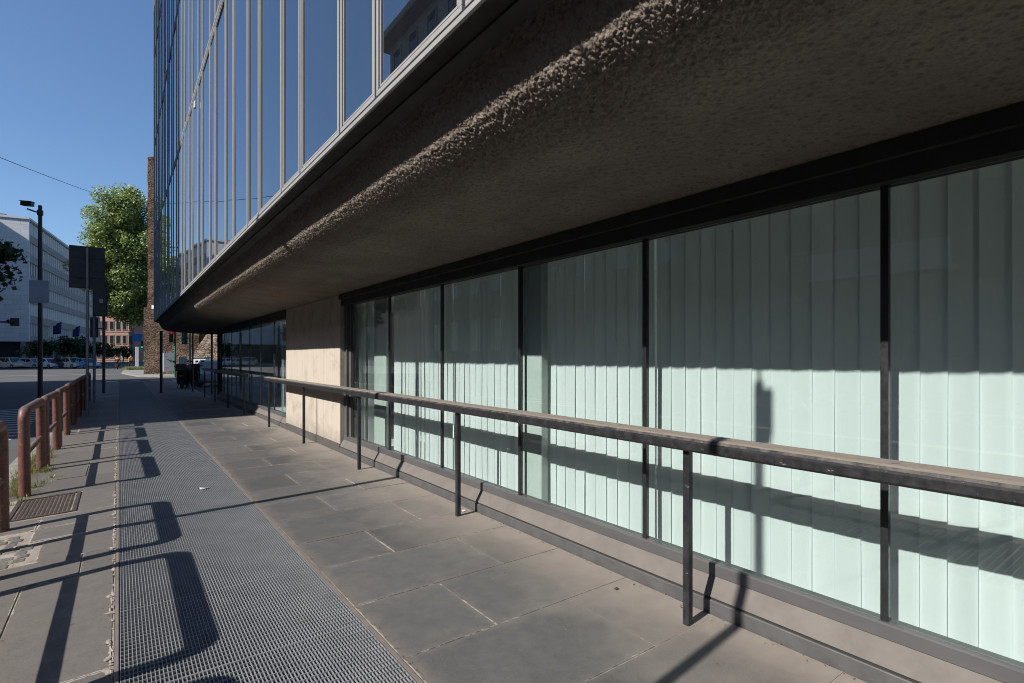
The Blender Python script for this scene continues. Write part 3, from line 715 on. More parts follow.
blind(2.50, 3.84, 'white vertical blind stopping short of a pale column, third visible bay from the right', 4.5, 1.8)
blind(4.10, 5.42, 'white vertical blind in the fourth visible bay from the right', 4.5, 2.0)
blind(5.43, 7.10, 'white vertical blind in the fifth visible bay from the right, slats slightly open', 4.5, 4)
blind(7.70, 8.5, 'narrow blind of turned open slats in the end bay beside the concrete pier', 52, 12, (3,))
blind(12.4, 13.7, 'short mint lit vertical blind just past the concrete pier', 9, 7)

# ------------------------------------------------------------------ handrails
def handrail(y0, y1, posts, label, cat='handrail'):
    root = empty('handrail', (2.65, (y0+y1)/2, 0), 0, label, cat, 'handrails in front of the shop windows')
    mb = MB(); x0, x1, zb, zt = 2.575, 2.715, 1.012, 1.098
    pr = [(x0+.012, zb), (x1-.006, zb), (x1, zb+.006), (x1, zt-.004), (x1-.004, zt), (x0+.03, zt-.004), (x0+.012, zt-.011), (x0+.002, zt-.024), (x0, zt-.036), (x0+.002, zb+.012)]
    n = len(pr); m = max(2, int((y1-y0)/.25)); vs = []
    for j in range(m+1):
        y = y0+(y1-y0)*j/m; dz = noise.noise(Vector((0, y*.8, 3)))*.004; dx = noise.noise(Vector((5, y*.7, 3)))*.004
        vs += [(x+dx, y, z+dz) for x, z in pr]
    fs = [(j*n+i, j*n+(i+1) % n, (j+1)*n+(i+1) % n, (j+1)*n+i) for j in range(m) for i in range(n)]
    mb.add(vs, fs, 0, False); mb.add(vs[:n], [tuple(range(n))]); mb.add(vs[-n:], [tuple(range(n))])
    obj('rail', mb, M['rail'], root)
    for y in posts:
        mb = MB(); mb.bbox(2.627, 2.667, y-.020, y+.020, -.05, 1.0115, .003); obj('post', mb, M['rail'], root)
handrail(-3.2, 12.72, (-.79, 1.86, 4.45, 7.09, 9.80, 12.52), 'long black handrail with dusty flat top before the sunlit shop windows')
handrail(15.2, 23.6, (15.4, 18.0, 20.7, 23.4), 'shaded black handrail on thin posts beyond the concrete pier')

# ------------------------------------------------------------------ posts just outside the left edge that throw the long shadows
lp = empty('street_post', (-.93, 1.27, 0), 0, 'tall black post with a small box standing by the kerb behind the camera', 'post')
mb = MB(); mb.cyl((-.93, 1.25, -.1), (-.93, 1.25, 4.50), .033, 16); mb.cyl((-.93, 1.25, 4.5), (-.93, 1.25, 4.62), .012, 8); mb.cyl((-.93, 1.25, -.01), (-.93, 1.25, .25), .06, 16); obj('pole', mb, M['blackmetal'], lp)
mb = MB(); mb.bbox(-1.0, -.88, 1.165, 1.222, 4.17, 4.44, .01); obj('box', mb, M['blackmetal'], lp)
sp_ = empty('street_post', (-.97, 5.9, 0), 0, 'thin plain grey post by the kerb just left of the view', 'post')
mb = MB(); mb.cyl((-.97, 5.9, -.1), (-.97, 5.9, 4.6), .05, 12); obj('pole', mb, M['greygalv'], sp_)
mb = MB(); mb.cyl((-.97, 5.9, 4.6), (-.97, 5.9, 4.66), .058, 12); obj('cap', mb, M['blackmetal'], sp_)

# ------------------------------------------------------------------ street posts and signals in the shade
sg = empty('road_sign', (-.68, 18.2, 0), 0, 'large square road sign seen from behind on a grey post', 'road sign')
mb = MB(); mb.cyl((-.68, 18.14, -.1), (-.68, 18.14, 4.45), .034, 12); obj('post', mb, M['greygalv'], sg)
mb = MB(); mb.bbox(-1.06, -.31, 18.2, 18.222, 3.37, 4.50, .006); mb.box(-1.02, -.36, 18.185, 18.2, 3.66, 3.70); mb.box(-1.02, -.36, 18.185, 18.2, 4.18, 4.22); obj('sign_plate', mb, M['signback'], sg)
def signal_head(mb, x, y, z, s=1.0, face=-1, hood=True):
    mb.bbox(x-.15*s, x+.15*s, y-.12*s, y+.12*s, z-.48*s, z+.48*s, .02*s)
    for k in (-1, 0, 1):
        for j in range(6):
            a = math.pi*j/5; 
        mb.tube([(x, y+face*.12*s, z+k*.3*s), (x, y+face*.26*s, z+k*.3*s)], .115*s, 12, cap=False)
tl = empty('traffic_light', (-.60, 23.1, 0), 0, 'black traffic light with backboard seen from behind beside the square road sign', 'traffic light')
mb = MB(); mb.cyl((-.68, 23.1, -.1), (-.68, 23.1, 3.8), .042, 12); obj('post', mb, M['greygalv'], tl)
mb = MB(); mb.bbox(-.72, -.32, 23.0, 23.03, 2.92, 3.92, .03); signal_head(mb, -.5, 23.16, 3.42, 1.0, 1); obj('signal_head', mb, M['blackmetal'], tl)
mb = MB(); mb.bbox(-.54, -.44, 22.975, 22.99, 3.38, 3.52, .01); obj('back_plate', mb, M['panelgrey'], tl)
tl = empty('traffic_light', (-.55, 28.5, 0), 0, 'black pedestrian signal post furthest along the shaded kerb', 'traffic light')
mb = MB(); mb.cyl((-.52, 28.5, -.1), (-.52, 28.5, 3.6), .055, 12); obj('post', mb, M['blackmetal'], tl)
mb = MB(); mb.bbox(-.98, -.70, 28.4, 28.62, 2.35, 3.2, .03)
for z in (2.56, 2.98): mb.tube([(-.84, 28.4, z), (-.84, 28.22, z)], .11, 12, cap=False)
mb.box(-.7, -.55, 28.48, 28.54, 2.7, 2.76); obj('signal_head', mb, M['blackmetal'], tl)
lm = empty('camera_mast', (-2.58, 28.8, -.13), 0, 'tall dark mast in the street carrying a box lamp and a pale panel', 'mast')
mb = MB(); mb.tube([(-2.58, 28.8, -.2), (-2.58, 28.8, 7.7)], .10, 14, radii=[.085, .065]); mb.cyl((-2.58, 28.8, 7.3), (-2.58, 28.8, 7.5), .10, 14); obj('pole', mb, M['blackmetal'], lm)
mb = MB(); mb.tube([(-2.58, 28.8, 7.40), (-2.72, 28.9, 7.44), (-3.0, 29.1, 7.56)], .03, 8); obj('arm', mb, M['blackmetal'], lm)
mb = MB(); a = R(-37); cx, cy, cz = -3.0, 29.1, 7.76
bmx = MB(); bmx.bbox(-.22, .22, -.09, .09, -.085, .085, .02); bmx.bbox(-.26, .22, -.11, .11, .085, .11, .01)
rot = Matrix.Translation((cx, cy, cz)) @ Matrix.Rotation(a, 4, 'Z') @ Matrix.Rotation(R(5), 4, 'Y')
bmx.v = [tuple(rot @ Vector(v)) for v in bmx.v]; obj('box_lamp', bmx, M['blackmetal'], lm)
bmx = MB(); bmx.bbox(-.31, .31, -.02, .02, -.46, .46, .01)
rot = Matrix.Translation((-2.60, 28.66, 4.18)) @ Matrix.Rotation(R(-8), 4, 'Z'); bmx.v = [tuple(rot @ Vector(v)) for v in bmx.v]; obj('panel', bmx, M['panelgrey'], lm)
ma = empty('traffic_light', (-8.2, 43.0, -.13), 0, 'small black signal hanging at the end of a horizontal mast arm at the left edge', 'traffic light')
mb = MB(); mb.cyl((-8.2, 43.0, -.2), (-8.2, 43.0, 4.2), .09, 12); mb.tube([(-8.2, 43.0, 3.5), (-6.5, 42.0, 3.5), (-4.85, 40.93, 3.5)], .045, 8); obj('mast', mb, M['blackmetal'], ma)
mb = MB(); mb.bbox(-4.92, -4.54, 40.72, 40.98, 3.27, 3.72, .03); mb.tube([(-4.85, 40.7, 3.5), (-4.95, 40.5, 3.5)], .12, 10, cap=False); obj('signal_head', mb, M['blackmetal'], ma)

# ------------------------------------------------------------------ vehicles
def car_parts(body, L=4.1, W=1.7, H=1.47, kind='hatch'):
    """car at the origin, nose towards -Y, wheels on z=0"""
    root = empty('car'); h = L/2; w = W/2
    low = [(-h, .32), (-h+.03, .55), (-h+.25, .68), (-h+1.0, .82), (h-.12, .92), (h, .72), (h-.01, .36), (h-.15, .22), (-h+.2, .22)]
    mb = MB(); n = len(low); sec = [(-w, .93), (-w+.04, 1.0), (w-.04, 1.0), (w, .93)]
    vs = [];
    for x, sc in sec: vs += [(x, y*sc, .22+(z-.22)*sc if z > .5 else z) for y, z in low]
    fs = [(k*n+i, k*n+(i+1) % n, (k+1)*n+(i+1) % n, (k+1)*n+i) for k in range(3) for i in range(n)]+[tuple(range(n)), tuple(range(3*n, 4*n))]
    mb.add(vs, fs, 0, False)
    rear = h-.18 if kind == 'hatch' else h-.75
    cab = [(-h+1.0, .80), (-h+1.75, H-.04), (-h+2.3, H), (rear-.45, H-.03), (rear, .90)]
    n = len(cab); vs = []
    for y, z in cab:
        xx = w-.05 if z < 1 else w-.22; vs.append((-xx, y, z))
    for y, z in cab:
        xx = w-.05 if z < 1 else w-.22; vs.append((xx, y, z))
    mb.add(vs, [(i, (i+1) % n, n+(i+1) % n, n+i) for i in range(n)]+[tuple(range(n)), tuple(range(n, 2*n))], 0)
    obj('body', mb, body, root, False)
    def on_side(y, z, sx):  # point just proud of the cabin side
        t = (z-.80)/(H-.80); return (sx*((w-.05)*(1-t)+(w-.22)*t+.012), y, z)
    for sx in (-1, 1):
        for pts in ([(-h+1.22, .90), (-h+1.80, H-.12), (-h+2.2, H-.09), (-h+2.2, .90)], [(-h+2.28, .90), (-h+2.28, H-.09), (rear-.50, H-.11), (rear-.22, .95)]):
            mb = MB(); a = [on_side(y, z, sx) for y, z in pts]; b = [(x-sx*.02, y, z) for x, y, z in a]
            mb.add(a+b, [(0, 1, 2, 3), (7, 6, 5, 4)]+[(i, (i+1) % 4, 4+(i+1) % 4, 4+i) for i in range(4)]); obj('window', mb, M['dkglass'], root, False)
    for (ya, za, yb, zb, dy) in ((-h+1.06, .86, -h+1.70, H-.09, -.02), (rear-.06, .98, rear-.40, H-.10, .02)):
        mb = MB(); a = [(-w+.16, ya+dy, za), (w-.16, ya+dy, za), (w-.27, yb+dy, zb), (-w+.27, yb+dy, zb)]; b = [(x, y-dy*1.5, z-.01) for x, y, z in a]
        mb.add(a+b, [(0, 1, 2, 3), (7, 6, 5, 4)]+[(i, (i+1) % 4, 4+(i+1) % 4, 4+i) for i in range(4)]); obj('windscreen', mb, M['dkglass'], root, False)
    for sx in (-1, 1):
        for y in (-h+.78, h-.75):
            mb = MB(); mb.tube([(sx*(w-.17), y, .31), (sx*(w+.01), y, .31)], .31, 20); wh = obj('wheel', mb, M['tyre'], root, False)
            mb = MB(); mb.tube([(sx*(w-.02), y, .31), (sx*(w+.018), y, .31)], .19, 16); obj('rim', mb, M['chrome'], wh, False)
        mb = MB(); mb.bbox(sx*(w-.26)-.16, sx*(w-.26)+.16, -h+.02, -h+.22, .56, .68, .03); obj('headlight', mb, M['whitelens'], root, False)
        mb = MB(); mb.bbox(sx*(w-.17)-.14, sx*(w-.17)+.14, h-.14, h-.005, .70, .90, .03); obj('tail_light', mb, M['redlens'], root, False)
        mb = MB(); mb.bbox(sx*(w+.07)-.09, sx*(w+.07)+.09, -h+1.25, -h+1.37, .90, 1.02, .03); obj('mirror', mb, body, root, False)
    mb = MB(); mb.bbox(-w+.05, w-.05, h-.06, h+.05, .34, .52, .03); mb.bbox(-w+.05, w-.05, -h-.04, -h+.08, .30, .48, .03); obj('bumper', mb, body, root, False)
    mb = MB(); mb.bbox(-.26, .26, h+.05, h+.062, .52, .63, .004); obj('number_plate', mb, M['white'], root, False)
    return root
cars = [('carcream', (-12.0, 101.2), 'hatch', 'cream parked car, leftmost of the row before the white office block'), ('carsilver', (-9.9, 100.2), 'sedan', 'silver parked car between the mast and the leftmost cream car'), ('carwhite', (-7.9, 99.0), 'hatch', 'white parked car just right of the tall mast'),
        ('cardark', (-6.35, 98.0), 'sedan', 'dark parked car in the middle of the far row'), ('carcream', (-5.2, 96.8), 'hatch', 'pale cream car beside the blue car in the far row'), ('carblue2', (-3.75, 95.7), 'sedan', 'light blue parked car at the right end of the far row'),
        ('carblue', (-11.0, 102.6), 'hatch', 'blue parked car behind the cream one at the left of the far row')]
for bodym, (x, y), kd, lab in cars:
    c = car_parts(M[bodym], random.uniform(3.7, 4.3), 1.68, random.uniform(1.42, 1.55), kd); c.location = (x, y, -.13); c.rotation_euler = (0, 0, R(random.choice([38, 48, 42, 35])))
    tag(c, lab, 'car', 'cars parked across the junction')
c = car_parts(M['carwhite'], 3.9, 1.7, 1.5, 'hatch'); c.location = (5.0, 34.9, -.13); c.rotation_euler = (0, 0, R(140)); tag(c, 'white hatchback with red tail light parked in the shade beyond the building corner', 'car')

def scooter(loc, rz, label, screen=True, box=True):
    root = empty('motor_scooter', loc, rz, label, 'scooter', 'scooters parked beyond the building corner')
    for y, nm in ((-.62, 'wheel'), (.62, 'wheel')):
        mb = MB(); pts = [(0, y+.21*math.cos(a), .25+.21*math.sin(a)) for a in [k*2*math.pi/20 for k in range(21)]]
        mb.tube(pts, .055, 8, cap=False); mb.tube([(-.04, y, .25), (.04, y, .25)], .12, 12); obj('wheel', mb, M['tyre'], root, False)
    mb = MB(); mb.xprism([(-.15, .28), (.25, .20), (.75, .35), (.88, .68), (.75, .78), (.05, .74), (-.12, .38)], -.19, .19)
    mb.xprism([(-.15, .20), (.25, .20), (.25, .29), (-.15, .29)], -.20, .20)
    mb.xprism([(-.42, .35), (-.30, .30), (-.20, .95), (-.30, 1.0), (-.46, .75)], -.22, .22); mb.xprism([(-.84, .44), (-.5, .55), (-.45, .45), (-.8, .38)], -.08, .08)
    obj('body', mb, M['blackmetal'], root, False)
    mb = MB(); mb.bbox(-.16, .16, .02, .80, .76, .86, .04); obj('seat', mb, M['tyre'], root, False)
    mb = MB(); mb.tube([(-.36, -.18, 1.06), (-.15, -.28, 1.04), (.15, -.28, 1.04), (.36, -.18, 1.06)], .025, 8); mb.cyl((0, -.3, .9), (0, -.28, 1.05), .04, 8)
    for sx in (-1, 1): mb.cyl((sx*.26, -.25, 1.05), (sx*.34, -.3, 1.28), .012, 6); mb.bbox(sx*.36-.07, sx*.36+.07, -.33, -.29, 1.24, 1.34, .015)
    obj('handlebar', mb, M['blackmetal'], root, False)
    if screen:
        mb = MB(); mb.bbox(-.17, .17, -.40, -.385, 1.02, 1.52, .004); obj('windscreen', mb, M['white'], root, False)
    if box:
        mb = MB(); mb.bbox(-.22, .22, .72, 1.12, .86, 1.20, .05); obj('top_box', mb, M['blackmetal'], root, False)
    mb = MB(); mb.bbox(-.09, .09, .865, .90, .58, .66, .01); obj('tail_light', mb, M['redlens'], root, False)
    for sx in (-1, 1):
        mb = MB(); mb.cyl((sx*.12, .2, .25), (sx*.2, .3, .02), .018, 6); obj('stand', mb, M['blackmetal'], root, False)
scooter((2.50, 30.6, -.0), R(172), 'black scooter with pale windscreen parked nearest the slim corner column', True, True)
scooter((2.86, 30.9, -.0), R(186), 'black scooter with a round top box parked middle of the three', False, True)
scooter((3.22, 32.6, -.0), R(170), 'black scooter without windscreen parked closest to the white hatchback', False, False)

# ------------------------------------------------------------------ people
def skin_body(name, verts, edges, radii, mat, parent, root_i=0):
    me = bpy.data.meshes.new(name); me.from_pydata(verts, edges, []); o = bpy.data.objects.new(name, me); COL.objects.link(o); o.parent = parent
    sk = o.modifiers.new('skin', 'SKIN'); sk.use_smooth_shade = True
    for i, r_ in enumerate(radii): me.skin_vertices[0].data[i].radius = (r_, r_); me.skin_vertices[0].data[i].use_root = (i == root_i)
    ss = o.modifiers.new('sub', 'SUBSURF'); ss.levels = 1; ss.render_levels = 1; me.materials.append(mat); return o
def person(loc, rz, label, sitting=False, top='cloth_orange', bottom='cloth_dark', helmet=False):
    root = empty('person', loc, rz, label, 'person')
    if not sitting:
        v = [(0, 0, .95), (0, 0, 1.2), (0, 0, 1.42), (0, -.01, 1.52), (0, -.02, 1.66), (.10, 0, .9), (.12, -.10, .5), (.12, .0, .06), (.12, -.14, .04), (-.10, 0, .9), (-.12, .08, .5), (-.12, .22, .08), (-.12, .10, .04), (.19, 0, 1.4), (.25, .06, 1.12), (.26, -.04, .86), (-.19, 0, 1.4), (-.25, -.06, 1.12), (-.26, -.14, .88)]
        body_z = 1.66
    else:
        v = [(0, .1, .86), (0, .05, 1.1), (0, 0, 1.34), (0, -.03, 1.45), (0, -.06, 1.58), (.11, .05, .84), (.18, -.38, .78), (.17, -.32, .36), (.17, -.46, .33), (-.11, .05, .84), (-.18, -.38, .78), (-.17, -.32, .36), (-.17, -.46, .33), (.20, 0, 1.32), (.30, -.14, 1.08), (.30, -.42, 1.04), (-.20, 0, 1.32), (-.30, -.14, 1.08), (-.30, -.42, 1.04)]
        body_z = 1.58
    e = [(0, 1), (1, 2), (2, 3), (3, 4), (0, 5), (5, 6), (6, 7), (7, 8), (0, 9), (9, 10), (10, 11), (11, 12), (2, 13), (13, 14), (14, 15), (2, 16), (16, 17), (17, 18)]
    rr = [.14, .13, .15, .06, .10, .10, .07, .05, .04, .10, .07, .05, .04, .07, .05, .04, .07, .05, .04]
    skin_body('body', v, e, rr, M['skin'], root)
    tv = [v[i] for i in (0, 1, 2, 13, 14, 16, 17)]
    skin_body('shirt', tv, [(0, 1), (1, 2), (2, 3), (3, 4), (2, 5), (5, 6)], [.16, .15, .17, .085, .065, .085, .065], M[top], root)
    bv = [v[i] for i in (0, 5, 6, 7, 9, 10, 11)]
    skin_body('trousers', bv, [(0, 1), (1, 2), (2, 3), (0, 4), (4, 5), (5, 6)], [.155, .115, .085, .065, .115, .085, .065], M[bottom], root)
    hx, hy, hz = v[4]
    mb = MB(); bm = bmesh.new(); bmesh.ops.create_icosphere(bm, subdivisions=2, radius=.125 if helmet else .112)
    for q in bm.verts: q.co = Vector((hx+q.co.x, hy+.015+q.co.y*1.1, hz+.05+q.co.z*(1 if q.co.z > 0 else .45)))
    bm.verts.index_update(); mb.add([q.co[:] for q in bm.verts], [[q.index for q in f.verts] for f in bm.faces], 0, True); bm.free()
    obj('helmet' if helmet else 'hair', mb, M['cloth_dark'], root, False)
    return root
person((1.25, 86.0, 0), R(20), 'pedestrian in an orange top walking past the white totem', False)
person((2.9, 84.6, 0), R(-30), 'pedestrian in tan clothes standing behind the green signal beside the old wall', False, 'cloth_orange', 'cloth_orange')
mo = empty('motorcycle', (-.15, 87.0, -.13), R(178), 'small dark motorcycle ridden away down the sunlit street', 'motorcycle')
for y in (-.66, .66):
    mb = MB(); pts = [(0, y+.26*math.cos(a), .31+.26*math.sin(a)) for a in [k*2*math.pi/20 for k in range(21)]]; mb.tube(pts, .055, 8, cap=False); obj('wheel', mb, M['tyre'], mo, False)
mb = MB(); mb.xprism([(-.45, .35), (.5, .35), (.85, .78), (.3, .74), (-.35, .92), (-.55, .8)], -.14, .14); mb.tube([(-.36, -.42, 1.0), (0, -.45, .98), (.36, -.42, 1.0)], .025, 8); obj('body', mb, M['cardark'], mo, False)
mb = MB(); mb.bbox(-.08, .08, .8, .86, .6, .7, .01); obj('tail_light', mb, M['redlens'], mo, False)
person((-.15, 87.0, -.13), R(178), 'rider in dark clothes and helmet sitting on the motorcycle', True, 'cloth_dark', 'cloth_dark', True)

# ------------------------------------------------------------------ across the junction: board, signals, totem, signs
bd = empty('notice_board', (3.42, 54.3, 0), R(28), 'white notice board with a green mark standing before the old wall', 'notice board')
mb = MB(); mb.bbox(-.45, .45, -.03, .03, .25, 1.85, .01); obj('panel', mb, M['white'], bd, False)
for s_ in (-.4, .4):
    mb = MB(); mb.cyl((s_, .06, -.05), (s_, .06, 1.8), .03, 8); obj('leg', mb, M['greygalv'], bd, False)
mb = MB(); mb.xprism([(-.0345, 0), (-.0305, 0), (-.0305, .1), (-.0345, .1)], 0, .01)
mb = MB()
for (a, b, c, d) in ((-.2, .05, 1.25, 1.30), (.0, .3, 1.15, 1.25), (.1, .28, 1.05, 1.14)): mb.box(a, b, -.036, -.0305, c, d)
obj('green_mark', mb, M['greenmark'], bd, False)
mb = MB()
for (a, b, c, d) in ((-.3, -.05, 1.50, 1.56), (-.3, .0, .55, .60), (-.3, -.1, .45, .49)): mb.box(a, b, -.036, -.0305, c, d)
obj('text_line', mb, M['panelgrey'], bd, False)
def signal(loc, rz, h, label, pole, on, headz):
    root = empty('traffic_light', loc, rz, label, 'traffic light')
    mb = MB(); mb.cyl((0, 0, -.1), (0, 0, h), .07, 12); obj('post', mb, pole, root, False)
    mb = MB(); signal_head(mb, -.27, -.05, headz, 1.0, -1); mb.box(-.14, 0, -.06, 0, headz-.3, headz-.24); obj('signal_head', mb, M['blackmetal'], root, False)
    mb = MB(); z = headz+(.3 if on == 'red_on' else -.3); mb.tube([(-.27, -.171, z), (-.27, -.185, z)], .10, 14); obj('lit_lens', mb, M[on], root, False)
signal((3.58, 49.7, -.13), R(-3), 4.2, 'traffic light showing red on a green post under the building overhang', M['polegreen'], 'red_on', 3.25)
signal((2.55, 80.4, 0), R(0), 3.4, 'traffic light showing green beside the old brick wall and white totem', M['polegreen'], 'green_on', 3.0)
tl = empty('traffic_light', (4.4, 49.2, -.13), 0, 'dark double signal with turquoise lenses beside the green post', 'traffic light')
mb = MB(); mb.cyl((4.55, 49.2, -.2), (4.55, 49.2, 3.4), .06, 10); obj('post', mb, M['polegreen'], tl)
mb = MB(); mb.bbox(3.98, 4.38, 49.1, 49.3, 2.5, 3.45, .02); mb.box(4.38, 4.5, 49.17, 49.23, 2.9, 2.98); obj('signal_head', mb, M['blackmetal'], tl)
for z in (2.7, 3.0, 3.28):
    mb = MB(); mb.tube([(4.08, 49.09, z), (4.08, 49.06, z)], .07, 10); obj('lens', mb, M['greenmark'], tl)
tt = empty('totem', (1.93, 85.7, 0), 0, 'narrow white totem standing on the grassy island', 'totem'); mb = MB(); mb.bbox(1.74, 2.10, 85.6, 85.8, .0, 2.8, .02); obj('panel', mb, M['white'], tt); mb = MB(); mb.bbox(1.68, 2.16, 85.54, 85.86, -.02, .12, .02); obj('foot', mb, M['greygalv'], tt)
bs_ = empty('direction_sign', (2.4, 110, 0), 0, 'blue rectangular direction sign beyond the green signal', 'road sign'); mb = MB(); mb.bbox(1.75, 3.2, 110, 110.05, 4.1, 5.35, .02); obj('panel', mb, M['bluesign'], bs_)
mb = MB(); mb.cyl((1.9, 110.1, -.13), (1.9, 110.1, 5.3), .05, 8); mb.cyl((3.05, 110.1, -.13), (3.05, 110.1, 5.3), .05, 8); obj('post', mb, M['greygalv'], bs_)
wb = empty('white_cabinet', (5.5, 50.5, 0), R(-20), 'low white utility cabinet at the foot of the brick buttress', 'cabinet'); mb = MB(); mb.bbox(-.6, .6, -.3, .3, .05, 1.42, .02); obj('body', mb, M['white'], wb, False); mb = MB(); mb.bbox(-.5, -.02, -.325, -.302, .2, 1.3, .008); mb.bbox(.02, .5, -.325, -.302, .2, 1.3, .008); obj('door', mb, M['white'], wb, False); mb = MB(); mb.bbox(-.66, .66, -.36, .36, 1.42, 1.48, .01); mb.bbox(-.62, .62, -.32, .32, -.02, .05, .01); obj('cap', mb, M['kerb'], wb, False)

# ------------------------------------------------------------------ old brick wall
wall = empty('brick_wall', (2.0, 57.0, 0), R(-28), 'tall ruined ancient brick wall with a sloping buttress across the junction', 'brick wall')
def rough_block(x0, x1, y0, y1, z0, z1, step=.45, amp=.12, topj=.0, seed=0, mat='oldbrick', name='masonry', shear=None):
    bm = bmesh.new(); nx, ny, nz = [max(1, int((b-a)/step)) for a, b in ((x0, x1), (y0, y1), (z0, z1))]
    mb = MB(); ids = {}
    def vid(i, j, k):
        if (i, j, k) not in ids:
            x = x0+(x1-x0)*i/nx; y = y0+(y1-y0)*j/ny; z = z0+(z1-z0)*k/nz; p = Vector((x, y, z)*1) if False else Vector((x, y, z))
            if shear: p = shear(p)
            q = p+Vector((seed, seed*2, 0)); d = Vector((noise.noise(q*.9), noise.noise(q*.9+Vector((7, 0, 0))), noise.noise(q*.9+Vector((0, 5, 3)))))*amp
            d += Vector((noise.noise(q*2.7), noise.noise(q*2.7+Vector((4, 1, 0))), 0))*amp*.6
            if k == nz: d.z += noise.noise(q*.5)*topj
            if k == 0: d.z = 0
            ids[(i, j, k)] = len(mb.v); mb.v.append(tuple(p+d))
        return ids[(i, j, k)]
    def face(*c): mb.f.append(tuple(vid(*q) for q in c)); mb.mi.append(0); mb.smooth.append(False); mb.tone.append(.5)
    for i in range(nx):
        for k in range(nz):
            face((i, 0, k), (i+1, 0, k), (i+1, 0, k+1), (i, 0, k+1)); face((i, ny, k), (i, ny, k+1), (i+1, ny, k+1), (i+1, ny, k))
        for j in range(ny): face((i, j, nz), (i+1, j, nz), (i+1, j+1, nz), (i, j+1, nz))
    for j in range(ny):
        for k in range(nz):
            face((0, j, k), (0, j, k+1), (0, j+1, k+1), (0, j+1, k)); face((nx, j, k), (nx, j+1, k), (nx, j+1, k+1), (nx, j, k+1))
    bm.free(); return obj(name, mb, M[mat], wall, False)
rough_block(.05, 4.2, 0, 2.6, 5.9, 19.4, .45, .06, .5, 1, name='tower')
rough_block(-.12, 4.4, -.28, 2.8, 0, 5.9, .4, .10, 0, 2, name='tower_base')
rough_block(4.4, 26, -.1, 2.2, 0, 12, .55, .28, 2.5, 3, 'rubble', 'curtain_wall')
def lean(p):
    t = (p.z)/5.6; return Vector((p.x+0*t, p.y*(1-t)-.1*t, p.z))
rough_block(3.6, 9.5, -2.4, -.05, 0, 5.6, .5, .14, 0, 4, 'buttress', 'buttress', lambda p: Vector((4.0+(p.x-3.6)*(.12+.88*(1-p.z/5.6))+2.0*p.z/5.6, p.y*(1-p.z/5.9)-.1, p.z)))
mb = MB(); mb.bbox(.55, 1.0, -.40, -.34, 5.75, 6.05, .01); obj('plaque', mb, M['white'], wall, False)

# ------------------------------------------------------------------ buildings
def bbuild(name, loc, rz, label, group=None): return empty(name, loc, rz, label, 'building', group)
# white office block across the junction: local +x along its long glazed side, local +y away to the left
ob = bbuild('office_block', (-12.4, 121.25, -.13), R(90-7.65), 'white clad six storey office block with long rows of glazed windows')
L, D, G0, FH = 62, 16, 4.2, 3.46
mb = MB(); mb.box(0, L, .4, D, G0, G0+6*FH); obj('wall', mb, M['whitetile'], ob, False)
mb = MB(); mb.box(.8, L-.5, 1.2, D-.4, 0, G0); obj('ground_floor', mb, M['darkvoid'], ob, False)
for k in range(11):
    mb = MB(); mb.box(.1+k*6, .6+k*6, .5, 1.0, 0, G0); obj('pillar', mb, M['bandgrey'], ob, False)
for f in range(6):
    z = G0+f*FH; mb = MB(); mb.box(.35, L, -.06, .39, z, z+1.05); mb.box(.35, L, -.12, .39, z+3.2, z+FH-.003); obj('spandrel', mb, M['bandgrey'], ob, False)
    mb = MB(); mb.box(.35, L, .12, .39, z+1.052, z+3.198, 0)
    x = .35
    while x < L: mb.box(x, x+.16, -.02, .12, z+1.052, z+3.198, 1); mb.box(x+.75, x+.80, .04, .12, z+1.052, z+3.198, 1); x += 1.45
    obj('window_band', mb, [M['curtainsheen'], M['white']], ob, False)
mb = MB(); mb.box(0, .35, -.12, .39, G0, G0+6*FH); mb.box(-.15, L+.1, -.2, D+.1, G0+6*FH+.003, G0+6*FH+.35); obj('roof', mb, M['whitetile'], ob, False)
mb = MB(); mb.box(8, 30, 5, 12, G0+6*FH+.35, G0+6*FH+2.2); obj('penthouse', mb, M['bandgrey'], ob, False)
for i in range(3):
    mb = MB(); x = 2.6+i*3.2; mb.tube([(x, 1.1, 2.9), (x, .9, 2.9)], .16, 10); obj('lamp', mb, M['lamp_on'], ob, False)
for i, (x, lab) in enumerate(((9.0, 'dark navy flag on a slanted pole on the white office block, left of two'), (24, 'dark navy flag on a slanted pole on the white office block, right of two'))):
    th = R(90-7.65); off = Vector((x*math.cos(th)-(-.1)*math.sin(th), x*math.sin(th)+(-.1)*math.cos(th), 0))+ob.location
    fl = empty('flag', off, th, lab, 'flag', 'flags on the white office block')
    mb = MB(); mb.tube([(0, .0, 6.2), (0, -2.6, 8.4)], .05, 8); obj('flagpole', mb, M['white'], fl, False)
    mb = MB(); vs = []
    for a in range(7):
        for b in range(5):
            t = a/6; vs.append((.12*math.sin(a*1.7+b), -2.5+t*1.2+.1*b/4, 8.3-t*.9-b/4*2.4*(1-.3*t)))
    mb.add(vs, [(a*5+b, a*5+b+1, (a+1)*5+b+1, (a+1)*5+b) for a in range(6) for b in range(4)], 0, True)
    o = obj('cloth', mb, M['navy'], fl, False); so_ = o.modifiers.new('solid', 'SOLIDIFY'); so_.thickness = .02
